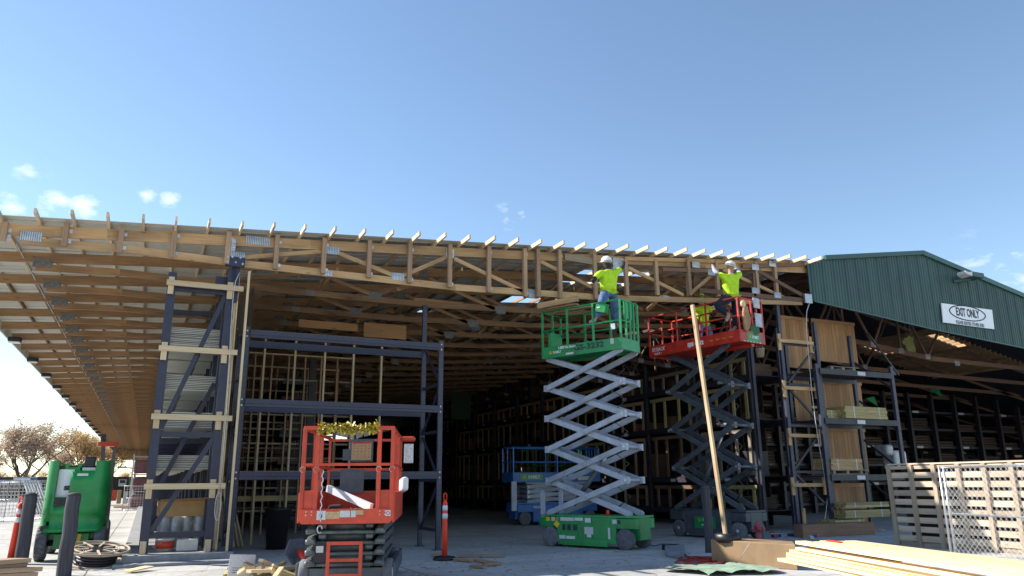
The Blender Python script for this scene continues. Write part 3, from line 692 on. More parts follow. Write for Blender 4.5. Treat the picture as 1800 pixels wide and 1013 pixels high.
for (xa,ya,xb,yb) in ((1369,598,1430,605),(1378,681,1440,686),(1387,765,1447,768),(1393,852,1455,854)):
    a=P(xa,ya,15.18); b=P(xb,yb,15.18); z=(a.z+b.z)/2
    m=MB(); m.box(a.x,b.x,15.17,15.21,z-.04,z+.05); loc(e,m.build('lumber_rung','truss2',e))
    for xx in (a.x+.06,b.x-.06): 
        m=MB(); m.box(xx-.05,xx+.05,15.212,15.25,z-.25,z+.2); loc(e,m.build('lumber_cleat','truss2',e))
for xx in(15.45,16.75):
    m=MB(); m.box(xx-.05,xx+.05,15.212,15.25,.0,.62); loc(e,m.build('lumber_cleat','truss2',e))
m=MB(); q=[P(x_,y_,15.1) for x_,y_ in ((1423,532),(1418,548),(1417,575),(1421,620),(1427,690),(1436,760),(1448,830),(1455,870),(1452,900),(1447,930),(1437,945),(1420,945),(1405,938))]
m.tube(q,.012,6); loc(e,m.build('hanging_cable','wirew',e))
m=MB(); p_=P(1422,526,15.1); m.box(p_.x-.16,p_.x+.1,15.08,15.14,p_.z-.12,p_.z+.14); loc(e,m.build('junction_box','galv',e))
def bay(Y0,k):
    e=empty('storage_rack',(XR0,Y0,0),0,None,'rack','dark rack bays receding along the right side of the aisle')
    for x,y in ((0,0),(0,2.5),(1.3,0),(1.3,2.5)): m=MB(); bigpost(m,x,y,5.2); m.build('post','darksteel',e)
    for z in zl+[.42]:
        m=MB(); m.box(-.03,.03,.05,2.45,z-.07,z+.07); m.build('beam','darksteel',e); m=MB(); m.box(1.27,1.33,.05,2.45,z-.07,z+.07); m.build('beam','darksteel',e)
        if z!=.42:
            m=MB(); m.box(-.034,-.031,1.1,1.35,z-.05,z+.04); m.build('beam_label','label',e)
        m=MB(); m.box(.05,1.25,.06,2.44,z+.075,z+.1); m.build('shelf_deck','darksteel',e)
    zs=sorted(zl+[.42])
    for a,b in zip(zs,zs[1:]+[4.95]):
        m=MB(); t_=b-.16
        m.box(.06,.10,.1,2.4,t_-.11,t_)
        for y in (.3,.85,1.6,2.2):
            m.box(.06,.10,y-.05,y+.05,a+.11,t_-.112)
        m.build('bin_frame',rnd.choice(('nailer','treated','grey','nailer','old') if k<9 else ('old','grey','dim')),e)  # farther bays take darker woods, interior shade put into the colour
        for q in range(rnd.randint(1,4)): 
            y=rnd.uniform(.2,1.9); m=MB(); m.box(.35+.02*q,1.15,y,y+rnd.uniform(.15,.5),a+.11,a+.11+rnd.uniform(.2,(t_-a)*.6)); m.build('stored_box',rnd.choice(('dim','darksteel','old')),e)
    return e
for k in range(20):
    b_=bay(YF+1.3+2.58*k,k); b_['label']=(['first','second','third','fourth','fifth','sixth','seventh','eighth','ninth','tenth','eleventh','twelfth','thirteenth','fourteenth','fifteenth','sixteenth','seventeenth','eighteenth','nineteenth','last'][k])+' dark rack bay back along the right side of the aisle'
# back wall of the goods rows with daylight chinks
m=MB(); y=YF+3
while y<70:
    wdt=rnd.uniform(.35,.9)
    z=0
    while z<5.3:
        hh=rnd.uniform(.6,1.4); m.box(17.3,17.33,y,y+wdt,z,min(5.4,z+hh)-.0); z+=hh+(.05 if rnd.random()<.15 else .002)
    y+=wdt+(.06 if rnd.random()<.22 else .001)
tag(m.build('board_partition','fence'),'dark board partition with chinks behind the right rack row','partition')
# far end of the aisle, and a partition added to block daylight from the left
m=MB(); m.box(1.62,1.66,17.2,95,0,5.5,0,.4); m.box(1.661,1.70,16.5,17.2,.6,5.4,0,.4); tag(m.build('board_partition','fence'),'added dark partition blocking daylight between the left row and the aisle','partition')
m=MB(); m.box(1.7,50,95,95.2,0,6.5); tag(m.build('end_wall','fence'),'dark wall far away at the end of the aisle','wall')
for k in range(6):
    e=deep_rack(0,0,7,['nearest','second','third','fourth','fifth','sixth'][k]+' dark rack standing along the left side of the aisle','dark racks along the left side of the aisle',6)
    e.location=(4.4,24+k*11,0); e.rotation_euler=(0,0,R(90))
m=MB()
c=P(810,715,34); m.box(c.x-.5,c.x+.5,33.96,34,c.z-.6,c.z+.7); hs=m.build('hanging_sign','dimgreen'); tag(hs,'dim dark green sign hanging over the aisle','sign')
# ------------------------------------------------------------------ front right rack with lumber bundles
fr=empty('storage_rack',(16.7,15.0,0),0,'perforated steel rack holding bundled lumber, beneath the green gable','rack')
FX0,FX1=P(1440,700,15.0).x,P(1572,700,15.0).x
for x,y,z1 in ((FX0,15.0,P(1437,640,15).z),(FX1,15.0,P(1570,645,15).z),(FX0,16.3,5.6),(FX1,16.3,5.6)):
    m=MB(); bigpost(m,x,y,z1,0,.085); loc(fr,m.build('post','perf',fr))
fz=[]
for (ya,yb) in ((648,666),(735,749),(831,848)):
    z=P(1500,(ya+yb)/2,15).z; fz.append(z)
    for y in(14.95,16.25):
        m=MB(); m.box(FX0+.06,FX1-.06,y-.025,y+.025,z-.075,z+.075); loc(fr,m.build('beam','darksteel',fr))
    m=MB()
    for i in range(14): m.box(FX0+.1+i*.2,FX0+.19+i*.2,15.0,16.2,z+.03,z+.05)
    loc(fr,m.build('deck_slats','darksteel',fr))
    m=MB(); p_=P(1515,(ya+yb)/2,14.92); m.box(p_.x-.17,p_.x+.13,14.915,14.922,z-.055,z+.05); loc(fr,m.build('beam_label','label',fr))
for i in range(4):
    m=MB(); m.beam((FX1,15.05,.4+i*1.15),(FX1,16.2,1.3+i*1.15) ,.035,.05); loc(fr,m.build('diagonal_brace','darksteel',fr))
m=MB(); m.beam(P(1525,585,16.3),P(1580,660,16.3),.04,.05); loc(fr,m.build('tie_rod','darksteel',fr))
# board partitions (back panels) seen behind
bp_=empty('bin_backing',(0,0,0),0,'brown vertical board bin backing standing behind the right rack','bin backing')
for i,(x0,y0,x1,y1,x2,y2,x3,y3) in enumerate(((1425,560,1500,572,1507,636,1433,634),(1437,668,1512,676,1516,730,1445,728),(1452,752,1518,755,1524,830,1460,830),(1462,850,1524,850,1530,925,1468,925),(1372,585,1418,560,1425,640,1375,645),(1400,660,1420,655,1425,735,1400,740))):
    Yp=16.6; q=[P(a,b,Yp) for a,b in ((x0,y0),(x1,y1),(x2,y2),(x3,y3))]
    xa=min(p.x for p in q); xb=max(p.x for p in q); za=min(q[2].z,q[3].z); zb=max(q[0].z,q[1].z)
    m=MB(); x=xa
    while x<xb: m.box(x,min(x+.135,xb),Yp-.01,Yp+.012,za,zb); x+=.14
    m.box(xa-.02,xb+.02,Yp-.04,Yp-.012,zb-.1,zb)
    o=m.build('board_panel','panel'); o.parent=bp_; o.name='board_panel'
def bundle(px0,px1,py0,py1,Y,depth,mat,lab,n=4):
    a=P(px0,py1,Y); b=P(px1,py0,Y); e=empty('lumber_bundle',(a.x,Y,a.z),0,lab,'lumber bundle','lumber bundles on the right rack')
    W=b.x-a.x; H=b.z-a.z; h=H/n; m=MB()
    for i in range(n):
        y=0
        while y<depth: m.box(rnd.uniform(-.03,.03),W+rnd.uniform(-.03,.03),y,y+.085,i*h,(i+1)*h-.004); y+=.09
    m.build('boards',mat,e)
    m=MB()
    for f in(.2,.8): m.box(W*f,W*f+.03,-.006,-.002,0,H)
    m.build('strap','label',e); return e
bundle(1487,1558,717,735,15.05,.6,'treated','strapped bundle of yellowish lumber on the middle shelf of the right rack')
bundle(1455,1488,722,736,15.3,.6,'treated','darker lumber bundle left of the strapped one on the right rack',3)
bundle(1462,1515,807,826,15.1,.6,'truss2','orange-brown lumber bundle on the lower shelf of the right rack',3)
bundle(1487,1562,882,893,14.6,.5,'treated','top treated board stack on the floor below the right rack',2)
bundle(1487,1564,895,911,14.58,.5,'treated','middle treated board stack on the floor below the right rack',3)
bundle(1470,1520,913,931,14.5,.5,'treated','lowest treated board stack on the floor below the right rack',3)
m=MB(); a=P(1462,826,15.15); 
for i in range(3): m.box(a.x+i*.5,a.x+i*.5+.09,15.1,16.0,a.z-.1,a.z-.02)
m.box(a.x-.05,a.x+1.25,15.08,15.18,a.z-.02,a.z); m.box(a.x-.05,a.x+1.25,15.08,15.18,a.z-.125,a.z-.102); tag(m.build('pallet','grey'),'grey pallet under the orange-brown bundle on the right rack','pallet')
m=MB(); a=P(1470,650,15.2)
for i in range(3): m.box(a.x-.3+i*.42,a.x-.2+i*.42,15.1,16.0,fz[0]+.09,fz[0]+.17)
m.box(a.x-.35,a.x+.75,15.08,15.18,fz[0]+.172,fz[0]+.19); tag(m.build('pallet','grey'),'grey pallet on the top beam of the right rack','pallet')
m=MB(); a=G(1462,948); b=G(1568,943); m.box(a.x-.3,b.x+.2,14.0,14.28,0.0,.3); tag(m.build('timber_beam','old'),'long dark timber lying on the floor in front of the right rack','timber')
# wrapped white goods behind the pallet screen
for (px,py,r_,lb) in ((1556,790,.2,'white boxed appliance standing upright behind the pallet screen'),(1575,806,.35,'white plastic wrapped bundle behind the pallet screen')):
    c=P(px,py,17.2); m=MB(); m.box(c.x-r_*.8,c.x+r_*.8,17.0,17.5,c.z-r_,c.z+r_*.7); o=m.build('wrapped_goods','plastic'); bevel(o,.08,4); tag(o,lb,'wrapped goods')
# ================================================================== MACHINES
def sticker(e,x0,x1,z0,z1,side,off,mat='label',nm='decal'):
    # side: 's-' = local -y face, 'x+' = local +x face, 'x-'
    m=MB()
    if side=='s-': m.box(x0,x1,off-.003,off,z0,z1,0,None,False)
    else:
        s_=1 if side=='x+' else -1; m.box(off,off+s_*.003,x0,x1,z0,z1,0,None,False)
    return m.build(nm,mat,e)
def TS(x,z,off): return T4((x,off-.004,z),(1,0,0),(0,0,1))          # text on the local -y side
def TE(y,z,off): return T4((off+.004,y,z),(0,1,0),(0,0,1))          # text on the local +x end
def emblem(e,M4,s=.05):
    m=MB(); n=10; pts=[]
    for i in range(2*n):
        r=s*(1 if i%2==0 else .62); a=math.pi*i/n; pts.append((r*math.cos(a),r*math.sin(a),0))
    m.prism(pts,(0,0,.002)); o=m.build('sun_emblem','yellow',e); o.matrix_local=M4
    m=MB(); m.prism([(s*.3*math.cos(a),s*.3*math.sin(a),.002) for a in [i*.7 for i in range(9)]],(0,0,.002)); q=m.build('emblem_centre','dgreen',e); q.matrix_local=M4
def scissor(name,c,th,zp,label,body,rail,arm,Lp,Wp,Lc,Wc,nlev,zc=.66,arm_a=None,armh=.115,wr=.19,posts=5,gate=True,arm_lo=None,whl='rubber',hub='rubber',rail_h=1.13,toe=.27,mid=.6,flip=1,drop=0):
    e=empty(name,(c[0],c[1],0),th,label,'scissor lift')
    hl,hw=Lp/2,Wp/2; cl,cw=Lc/2,Wc/2
    # chassis
    m=MB(); m.box(-cl*.62,cl*.62,-cw+.01,cw-.01,.10,zc-.05); o=m.build('chassis_tray',body,e); bevel(o,.012)
    m=MB(); m.box(-cl,-cl*.62-.002,-cw*.55,cw*.55,.18,zc-.05); bevel(m.build('chassis_end',body,e),.015,3)
    m=MB(); m.box(cl*.62+.002,cl,-cw*.55,cw*.55,.18,zc-.05)
    o=m.build('chassis_end',body,e); bevel(o,.015,3)
    for s in(-1,1):
        m=MB(); m.box(-cl,-cl*.62-.002,s*cw*.552,s*cw,.40,zc-.06); o=m.build('fender',body,e); bevel(o,.015,3)
        m=MB(); m.box(cl*.62+.002,cl,s*cw*.552,s*cw,.40,zc-.06); o=m.build('fender',body,e); bevel(o,.015,3)
    m=MB(); m.box(-cl,cl,-cw+.03,cw-.03,zc-.048,zc-.01); m.build('chassis_top',body,e)
    for sx in(-1,1):
        for sy in(-1,1):
            m=MB(); x=sx*(cl-wr-.06); y=sy*(cw-.06); m.lathe([(wr*.55,-.06),(wr*.93,-.062),(wr,-.045),(wr,.045),(wr*.93,.062),(wr*.55,.06)],(x,y,wr),24,(0,1,0)); w_=m.build('wheel',whl,e)
            m=MB(); m.lathe([(wr*.56,-.045),(wr*.5,-.035),(wr*.2,-.04),(wr*.18,-.07),(.001,-.07)] if sy<0 else [(wr*.56,.045),(wr*.5,.035),(wr*.2,.04),(wr*.18,.07),(.001,.07)],(x,y,wr),20,(0,1,0)); m.build('hub',hub,w_)
    m=MB(); m.box(-cl*.5,cl*.45,-cw-.012,-cw+.012,.05,.14); o=m.build('pothole_guard',body,e)
    for (x0,x1) in ((-cl*.42,-cl*.16),(-cl*.1,cl*.14),(cl*.18,cl*.5)):
        m=MB(); m.box(x0,x1,-cw-.004,-cw+.01,.2,zc-.1); o=m.build('side_door',body,e); bevel(o,.004)
    # scissors
    a=arm_a or cl*.84; ztop_=zp-.03; zbot=zc+.02; h=(ztop_-zbot)/nlev
    yo=min(cw,hw)-.07; yi=yo-.075
    for k in range(nlev):
        z0=zbot+k*h; z1=z0+h
        am=arm if arm_lo is None else arm
        for s in(-1,1):
            for (y,xa,xb,w_) in ((s*yo,-a*flip,a*flip,.055),(s*yi,a*flip,-a*flip,.055)):
                m=MB(); d=Vector((xb-xa,0,z1-z0)); L=d.length; d.normalize(); n_=Vector((-d.z,0,d.x))
                if n_.z<0: n_=-n_
                cc=Vector(((xa+xb)/2,y,(z0+z1)/2)); hh=armh/2; e1=L/2+.05; pts=[]
                for (u,v) in ((-e1,-hh*.5),(-e1+.05,-hh),(e1-.05,-hh),(e1,-hh*.5),(e1,hh*.5),(e1-.05,hh),(-e1+.05,hh),(-e1,hh*.5)): pts.append(cc+d*u+n_*v-Vector((0,w_/2,0)))
                m.prism(pts,(0,w_,0)); o=m.build('scissor_arm',am,e); bevel(o,.008)
        m=MB(); m.cyl((0,-yo-.05,(z0+z1)/2),(0,yo+.05,(z0+z1)/2),.028,12); m.build('centre_pin',arm,e)
        for x,zz in ((a*flip,z1),(-a*flip,z1)):
            if k==nlev-1: continue
            m=MB(); m.cyl((x,-yo-.045,zz),(x,yo+.045,zz),.035,12); m.build('cross_tube',arm,e)
            for s in(-1,1): m=MB(); m.frame((x,s*(yo+.0),zz),Vector((1,0,0)),Vector((0,1,0)),Vector((0,0,1)),.05,.045,min(.07,armh*.6)); m.build('pivot_bracket',arm,e)
            for s in(-1,1): m=MB(); m.cyl((x,s*(yo+.03),zz),(x,s*(yo+.058),zz),.028,10); m.build('pin_cap','galv',e)
    if nlev*h>1.2:
        m=MB(); m.cyl((-a*.55,0,zbot+.25*h),(a*.1,0,zbot+1.35*h),.05,12); m.build('lift_cylinder','armdark',e)
        m=MB(); m.cyl((a*.1,0,zbot+1.35*h),(a*.35,0,zbot+1.75*h),.028,10); m.build('cylinder_rod','galv',e)
        m=MB(); m.tube([(a*.9,yi-.06,zbot+(i*h))+Vector((0,0,0)) if False else Vector((a*(.8 if i%2 else .3),yi-.08,zbot+i*h*.5)) for i in range(nlev*2)],.012,6); m.build('hydraulic_hose','black',e)
    # platform
    pf=MB(); pf.box(-hl,hl,-hw,hw,zp,zp+.045); o=pf.build('platform_deck',rail,e)
    t=zp+toe
    for (x0,x1,y0,y1) in ((-hl,hl,-hw-.004,-hw+.02),(-hl,hl,hw-.02,hw+.004),(-hl-.004,-hl+.018,-hw+.021,hw-.021),(hl-.018,hl+.004,-hw+.021,hw-.021)):
        m=MB(); m.box(x0,x1,y0,y1,zp-.03,t); o=m.build('toe_board',rail,e); bevel(o,.005)
    zr=zp+rail_h; zm=zp+mid
    r_=.02
    for s in(-1,1):
        for z in(zm,zr):
            m=MB(); m.tube([(-hl+.02,s*(hw-.02),z),(hl-.02,s*(hw-.02),z)],r_,8); m.build('guard_rail',rail,e)
        for i in range(posts):
            x=-hl+.02+(Lp-.04)*i/(posts-1); m=MB(); m.box(x-r_,x+r_,s*(hw-.02)-r_*.9,s*(hw-.02)+r_*.9,t-.1,zr); m.build('rail_post',rail,e)
    for x in(-hl+.02,hl-.02):
        for z in(zm,zr):
            m=MB(); m.tube([(x,-hw+.02,z),(x,hw-.02,z)],r_,8); m.build('guard_rail',rail,e)
        for f in(-.35,.1,.5):
            if x>0 or f==.1: m=MB(); m.box(x-.018,x+.018,f*hw-.02,f*hw+.02,t-.05,zr); m.build('rail_post',rail,e)
    return e,t,zr,zm
# --- green lift
TH1=-1.12
c1=(8.66,14.33); ZP=4.05
G1,t,zr,zm=scissor('scissor_lift',c1,TH1,ZP,'bright green scissor lift raised high on pale grey arms, carrying the worker in jeans','lgreen','lgreen','armgrey',2.1,.76,2.36,.78,5,rail_h=1.05,arm_a=.98,wr=.205,toe=.225,posts=4)
hw=.38;hl=1.05;cw=.39
text('model_lettering','GS-3232',.17,'ink',TS(.22,ZP+.12,-hw-.004),G1,.001,.78,.006)
text('rental_lettering','1-800 No Sweat',.085,'signw',TS(-.35,ZP+.17,-hw-.004),G1,.001,.46,.002)
text('rental_lettering','SUNBELT',.075,'signw',TS(-.62,ZP+.085,-hw-.004),G1,.001,.22,.002)
emblem(G1,TS(-.80,ZP+.09,-hw-.004),.045)
sticker(G1,-.38,-.18,ZP-.0,ZP+.04,'s-',-hw-.004); sticker(G1,.78,.86,ZP+.1,ZP+.22,'s-',-hw-.004)
m=MB(); m.frame((.55,-hw+.08,ZP+.93),Vector((1,0,-.25)).normalized(),Vector((0,1,0)),Vector((.25,0,1)).normalized(),.13,.07,.10); o=m.build('control_box','lgreen',G1); bevel(o,.01)
sticker(G1,.46,.54,ZP+.93,ZP+.96,'s-',-hw+.008)
for y in(-.12,.0,.12): m=MB(); m.box(hl-.055,hl-.02,y-.045,y+.045,ZP+.66,ZP+1.08); m.build('gate_panel','lgreen',G1)
m=MB(); m.box(.78,.88,-hw+.03,-hw+.06,ZP+.42,ZP+.55); m.build('manual_box','galv',G1)
m=MB(); m.box(-hl-.01,-hl+.06,-.1,hw-.05,ZP+.28,ZP+.62); m.build('entry_panel','lgreen',G1)
# a board lying over the far end of its rails
# chassis details
for (x0,x1,z0,z1,mt) in ((-.86,-.76,.52,.60,'label'),(-.62,-.28,.53,.60,'label'),(-.26,-.05,.54,.6,'label'),(.0,.14,.51,.60,'label'),(-.02,.2,.28,.42,'label'),(.04,.14,.22,.28,'label'),(-.66,-.5,.17,.24,'label'),(-.48,-.26,.17,.23,'label'),(.66,.76,.50,.58,'label'),(.78,.84,.50,.57,'ink'),(-1.0,-.9,.52,.6,'yellow'),(.55,.60,.2,.42,'label')):
    sticker(G1,x0,x1,z0,z1,'s-',-cw-.006,mt)
for x0,x1 in((-.58,-.50),(-.45,-.36),(-.30,-.20)): sticker(G1,x0,x1,.34,.46,'s-',-cw-.006,'ink','control_window')
m=MB(); m.prism([(-.72,-cw-.007,.38),(-.64,-cw-.007,.46),(-.72,-cw-.007,.54),(-.80,-cw-.007,.46)],(0,.003,0)); m.build('warning_diamond','yellow',G1)
emblem(G1,TS(-.70,.575,-cw-.006),.03)
m=MB(); m.cyl((.5,-.3,.66),(.5,-.3,.76),.035,14); m.build('beacon','orange',G1)
for x in(-1.12,): 
    m=MB(); m.prism([(x-.05,-.36,.6),(x+.06,-.36,.6),(x+.04,-.36,1.12),(x-.01,-.36,1.16),(x-.05,-.36,1.1)],(0,.04,0)); m.build('transport_bracket','armgrey',G1)
    m=MB(); m.prism([(x-.05,.32,.6),(x+.06,.32,.6),(x+.04,.32,1.12),(x-.01,.32,1.16),(x-.05,.32,1.1)],(0,.04,0)); m.build('transport_bracket','armgrey',G1)
# plank + boards lying across the far end rails of the green lift
for i,(x0,x1,y_) in enumerate(((-1.12,.0,-.40),(-1.0,-.2,-.2),(-.95,-.25,.0),(-1.1,-.1,.22))):
    m=MB(); m.box(x0,x1,y_-.02 if i==0 else y_,y_+(.02 if i==0 else .12),ZP+1.152,ZP+1.152+(.13 if i==0 else .03)); o=m.build('plank','truss2'); o.location=(c1[0],c1[1],0); o.rotation_euler=(0,0,TH1); o.data.transform(Matrix.Identity(4))
    tag(o,['long plank on edge along the near top rail of the green lift','narrow plank beside the edge-set one across the green lift rails','narrow middle plank laid on the green lift rails','far plank laid on the green lift rails'][i],'plank','planks on the green lift rails')
# --- red lift with two workers
TH2=-1.38; c2=(12.6,15.2); Z2=4.55
G2,t,zr,zm=scissor('scissor_lift',c2,TH2,Z2,'red platform scissor lift raised on dark grey arms behind the leaning pole','armdark','dred','armdark',2.95,.96,2.3,.78,4,rail_h=1.05,arm_a=.97,armh=.125,wr=.20,whl='rubber',hub='label',posts=4,toe=.26)
h2=.48
text('maker_lettering','SKYJACK',.13,'signw',TS(-1.13,Z2+.14,-h2-.004),G2,.001,.46,.003)
text('model_lettering','SJIII 4632',.13,'signw',TS(.12,Z2+.10,-h2-.004),G2,.001,.52,.008)
text('phone_lettering','TRACK +',.07,'signw',TS(-1.15,Z2+.03,-h2-.004),G2,.001,.28,.002)
for i in range(4): sticker(G2,.55+i*.2,.66+i*.2,Z2+.10,Z2+.115,'s-',-h2-.004,'yellow')
sticker(G2,-.22,.30,Z2+.0,Z2+.2,'x+',1.48,'lgreen','rental_sign')
text('rental_lettering','SUNBELT',.09,'signw',TE(.09,Z2+.11,1.482),G2,.001,.27,.002); emblem(G2,TE(-.13,Z2+.12,1.482),.045)
for i in range(6): sticker(G2,-.36+i*.12,-.31+i*.12,Z2-.02,Z2-.0,'x+',1.48,'label')
for (y0,y1,z0,z1) in ((.1,.34,.85,1.1),(.12,.38,.38,.72)):
    m=MB(); m.box(1.49,1.51,y0,y1,Z2+z0,Z2+z1); m.build('grey_panel','armgrey',G2)
sticker(G2,.12,.34,Z2+.86,Z2+.95,'x+',1.512,'label')
m=MB(); m.box(.3,1.46,-.05,.05,Z2-.12,Z2-.05); m.build('extension_channel','dred',G2)
text('model_lettering','SJIII 4632',.08,'signw',T4((.0,-.375,1.9),(1,0,.42),(-.42,0,1)),G2,.001,.5,.003) if False else None
sticker(G2,-.35,.28,.22,.50,'s-',-.402,'lgreen','rental_sign'); text('rental_lettering','SUNBELT',.08,'signw',TS(.03,.42,-.405),G2,.001,.28,.002); emblem(G2,TS(-.2,.42,-.405),.045); text('phone_lettering','800-NO SWEAT',.05,'signw',TS(.03,.30,-.405),G2,.001,.34,.001)
# hanging things on the red lift
def cloth(nm,c,w_,h,mat,label,cat,sd=0):
    q=random.Random(sd); m=MB(); n=10; pts=[]
    for i in range(12):
        a=2*math.pi*i/12
        pts.append((c[0]+w_*math.cos(a)*q.uniform(.75,1.1),c[1],c[2]+h*math.sin(a)*q.uniform(.8,1.1)))
    m.prism(pts,(0,.08,0)); o=m.build(nm,mat); b=bevel(o,.03,3); return tag(o,label,cat)
cloth('tool_pouch',P(1314,560,13.62),.12,.36,'brownbag','tan canvas tool pouch hanging on the end rail of the red lift','pouch',2)
cloth('work_gloves',P(1308,534,13.55),.07,.09,'pale','pale work glove over the top rail of the red lift','glove',5)
cloth('green_bag',P(1328,579,13.75),.17,.16,'dgreen','dark green bag piled on the end of the red lift deck','bag',3)
bkt=empty('bucket',tuple(P(1337,628,14.0)),0,'grey plastic bucket hanging below the end of the red lift','bucket')
m=MB(); m.lathe([(.11,0),(.15,.26),(.155,.26),(.155,.285),(.14,.285)],n=20); m.build('bucket_body','grey',bkt); bkt.scale=(.75,.75,.75)
m=MB(); m.tube([(-.15,0,.27),(-.1,0,.42),(0,0,.5),(.1,0,.42),(.15,0,.27)],.008,6); m.build('handle','galv',bkt)
# --- blue lift inside, low
p=G(970,932)
GB,t,zr,zm=scissor('scissor_lift',(12.2,22.9),-.02,1.36,'blue scissor lift parked lowered inside the shed behind the green one','blue','blue','armgrey',3.2,.9,2.9,.9,4,rail_h=1.06,posts=3,wr=.21,armh=.11,arm_a=1.05,zc=.7)
sticker(GB,-1.35,-.55,1.38,1.58,'s-',-.456,'lgreen','rental_sign'); text('rental_lettering','SUNBELT',.13,'signw',TS(-.87,1.48,-.46),GB,.001,.42,.003); emblem(GB,TS(-1.21,1.48,-.46),.06)
text('model_lettering','GS-3232',.22,'signw',TS(.4,1.5,-.456),GB,.001,.9,.006)
sticker(GB,.75,1.2,1.38,1.5,'s-',-.456,'label')
text('phone_lettering','ES2246',.1,'signw',TS(-.7,.55,-.452),GB,.001,.4,.002)
for x in(-1.6,): 
    m=MB(); m.box(x-.06,x+.12,-.46,-.40,.45,1.35); m.build('ladder_bracket','armgrey',GB)
G5,t,zr,zm=scissor('scissor_lift',(13.6,25.2),.05,1.3,'dark green scissor lift parked lowered behind the blue one','dimgreen','dgreen','armdark',2.4,.8,2.4,.8,3,rail_h=1.2)
# --- near red lift, parked low
pc=G(607,1043); 
NR=(3.53,8.95); THN=R(84)
TN=1.19
# local +x end faces camera => heading points to camera
_aw=ray(765,849); _aw=Vector((_aw.x,_aw.y,0)).normalized(); _nc=G(607,921,.83); _ce=_nc+_aw*1.25
e=empty('scissor_lift',(_ce.x,_ce.y,0),math.atan2(-_aw.y,-_aw.x),'red scissor lift parked lowered in the foreground with yellow tape on its front rail','scissor lift'); NRL=e
a_=P(519,921,8.25); b_=P(695,921,8.25)
WN=1.19; LN=2.5
def rebuild_near():
    zp=.88; hw=WN/2; hl=LN/2
    m=MB(); m.box(-hl,hl,-hw,hw,zp+.02,zp+.06); m.build('platform_deck','pallet',e)
    m=MB(); m.prism([(hl-.03,-hw,zp-.0),(hl-.03,-hw+.05,zp-.05),(hl-.03,hw-.05,zp-.05),(hl-.03,hw,zp-.0),(hl-.03,hw,zp+.13),(hl-.03,-hw,zp+.13)],(.035,0,0)); o=m.build('toe_board','red',e); bevel(o,.005)
    for s in(-1,1):
        m=MB(); m.box(-hl,hl-.031,s*hw-.012,s*hw+.012,zp-.04,zp+.33); o=m.build('toe_board','red',e); bevel(o,.004)
        m=MB(); y0,y1=(s*hw,s*(hw-.20)); m.box(hl-.06,hl-.035,min(y0,y1)+.005,max(y0,y1)-.005,zp+.132,zp+.36); o=m.build('corner_panel','red',e); bevel(o,.004)
        for z in(zp+.68,zp+1.08+.06):
            m=MB(); m.box(-hl,hl-.02,s*(hw-.03)-.02,s*(hw-.03)+.02,z-.022,z+.022); o=m.build('guard_rail','red',e); bevel(o,.006)
        for x in(-hl+.03,-.35,.35):
            m=MB(); m.box(x-.022,x+.022,s*(hw-.03)-.018,s*(hw-.03)+.018,zp+.2,zp+1.14); o=m.build('rail_post','red',e)
        for y in(hw-.03,hw-.20):
            m=MB(); m.box(hl-.055,hl-.005,s*y-.025,s*y+.025,zp+.1,zp+1.14); o=m.build('rail_post','red',e); bevel(o,.006)
            m=MB(); m.tube([(hl+.01,s*y+.035*math.cos(t_),zp+.62+.035*math.sin(t_)) for t_ in [i*.6 for i in range(9)]],.003,5); m.build('wire_loop','wirew',e)
    m=MB(); m.box(hl-.05,hl-.0,-hw+.01,hw-.01,zp+1.12,zp+1.17); o=m.build('guard_rail','red',e); bevel(o,.008)
    m=MB(); m.box(hl-.045,hl-.006,-hw+.01,hw-.01,zp+.665,zp+.70); o=m.build('guard_rail','red',e); bevel(o,.006)
    m=MB(); m.box(-hl,-hl+.024,-hw,hw,zp-.04,zp+.33); o=m.build('toe_board','red',e)
    for z in(zp+.66,zp+1.12):
        m=MB(); m.box(-hl,-hl+.04,-hw,hw,z-.02,z+.02); o=m.build('guard_rail','red',e)
    m=MB(); m.box(-hl-.03,-hl+.25,hw-.02,hw+.2,zp+1.09,zp+1.17); o=m.build('control_hood','red',e); bevel(o,.04,4)
    m=MB(); m.box(-hl+.05,-hl+.17,hw+.02,hw+.17,zp+.75,zp+1.06); o=m.build('control_box','galv',e); bevel(o,.01)
    # crumpled yellow tape along the front top rail
    m=MB(); y=-.385
    q=random.Random(3)
    while y<.385:
        for j in range(3):
            c_=Vector((hl-.02+q.uniform(-.05,.05),y+q.uniform(-.02,.02),zp+1.14+q.gauss(0,.028))); d=Vector((q.uniform(-1,1),q.uniform(-1,1),q.uniform(-1,1))).normalized(); s_=d.orthogonal().normalized(); l_=q.uniform(.02,.05)
            m.add([c_-d*l_-s_*.012,c_+d*l_-s_*.012,c_+d*l_+s_*.02,c_-d*l_+s_*.02],[(0,1,2,3)])
        y+=.0075
    tp=m.build('tape_bundle','tape',e)
    # grey sheet with tan card at the back, lower dark panel
    m=MB(); m.box(-hl+.05,-hl+.07,-.25,.12,zp+.78,zp+1.14); m.box(-hl+.045,-hl+.068,-.36,-.251,zp+.8,zp+.98); o=m.build('grey_board','armdark',e); bevel(o,.01); 
    m=MB(); m.box(-hl+.072,-hl+.076,-.22,.09,zp+.81,zp+1.09); m.build('tan_card','tan',e)
    m=MB(); m.box(-hl+.077,-hl+.079,-.21,.08,zp+1.065,zp+1.095); m.build('card_header','dred',e)
    m=MB()
    for i in range(5):
        for j in range(5): m.prism([(-hl+.077,-.18+.058*i+.016*math.cos(a),zp+.85+.045*j+.014*math.sin(a)) for a in [k*1.05 for k in range(6)]],(.002,0,0))
    m.build('card_symbols','brownbag',e)
    m=MB(); m.box(-hl+.05,-hl+.08,-.38,-.01,zp+.30,zp+.66); o=m.build('dark_panel','armdark',e)
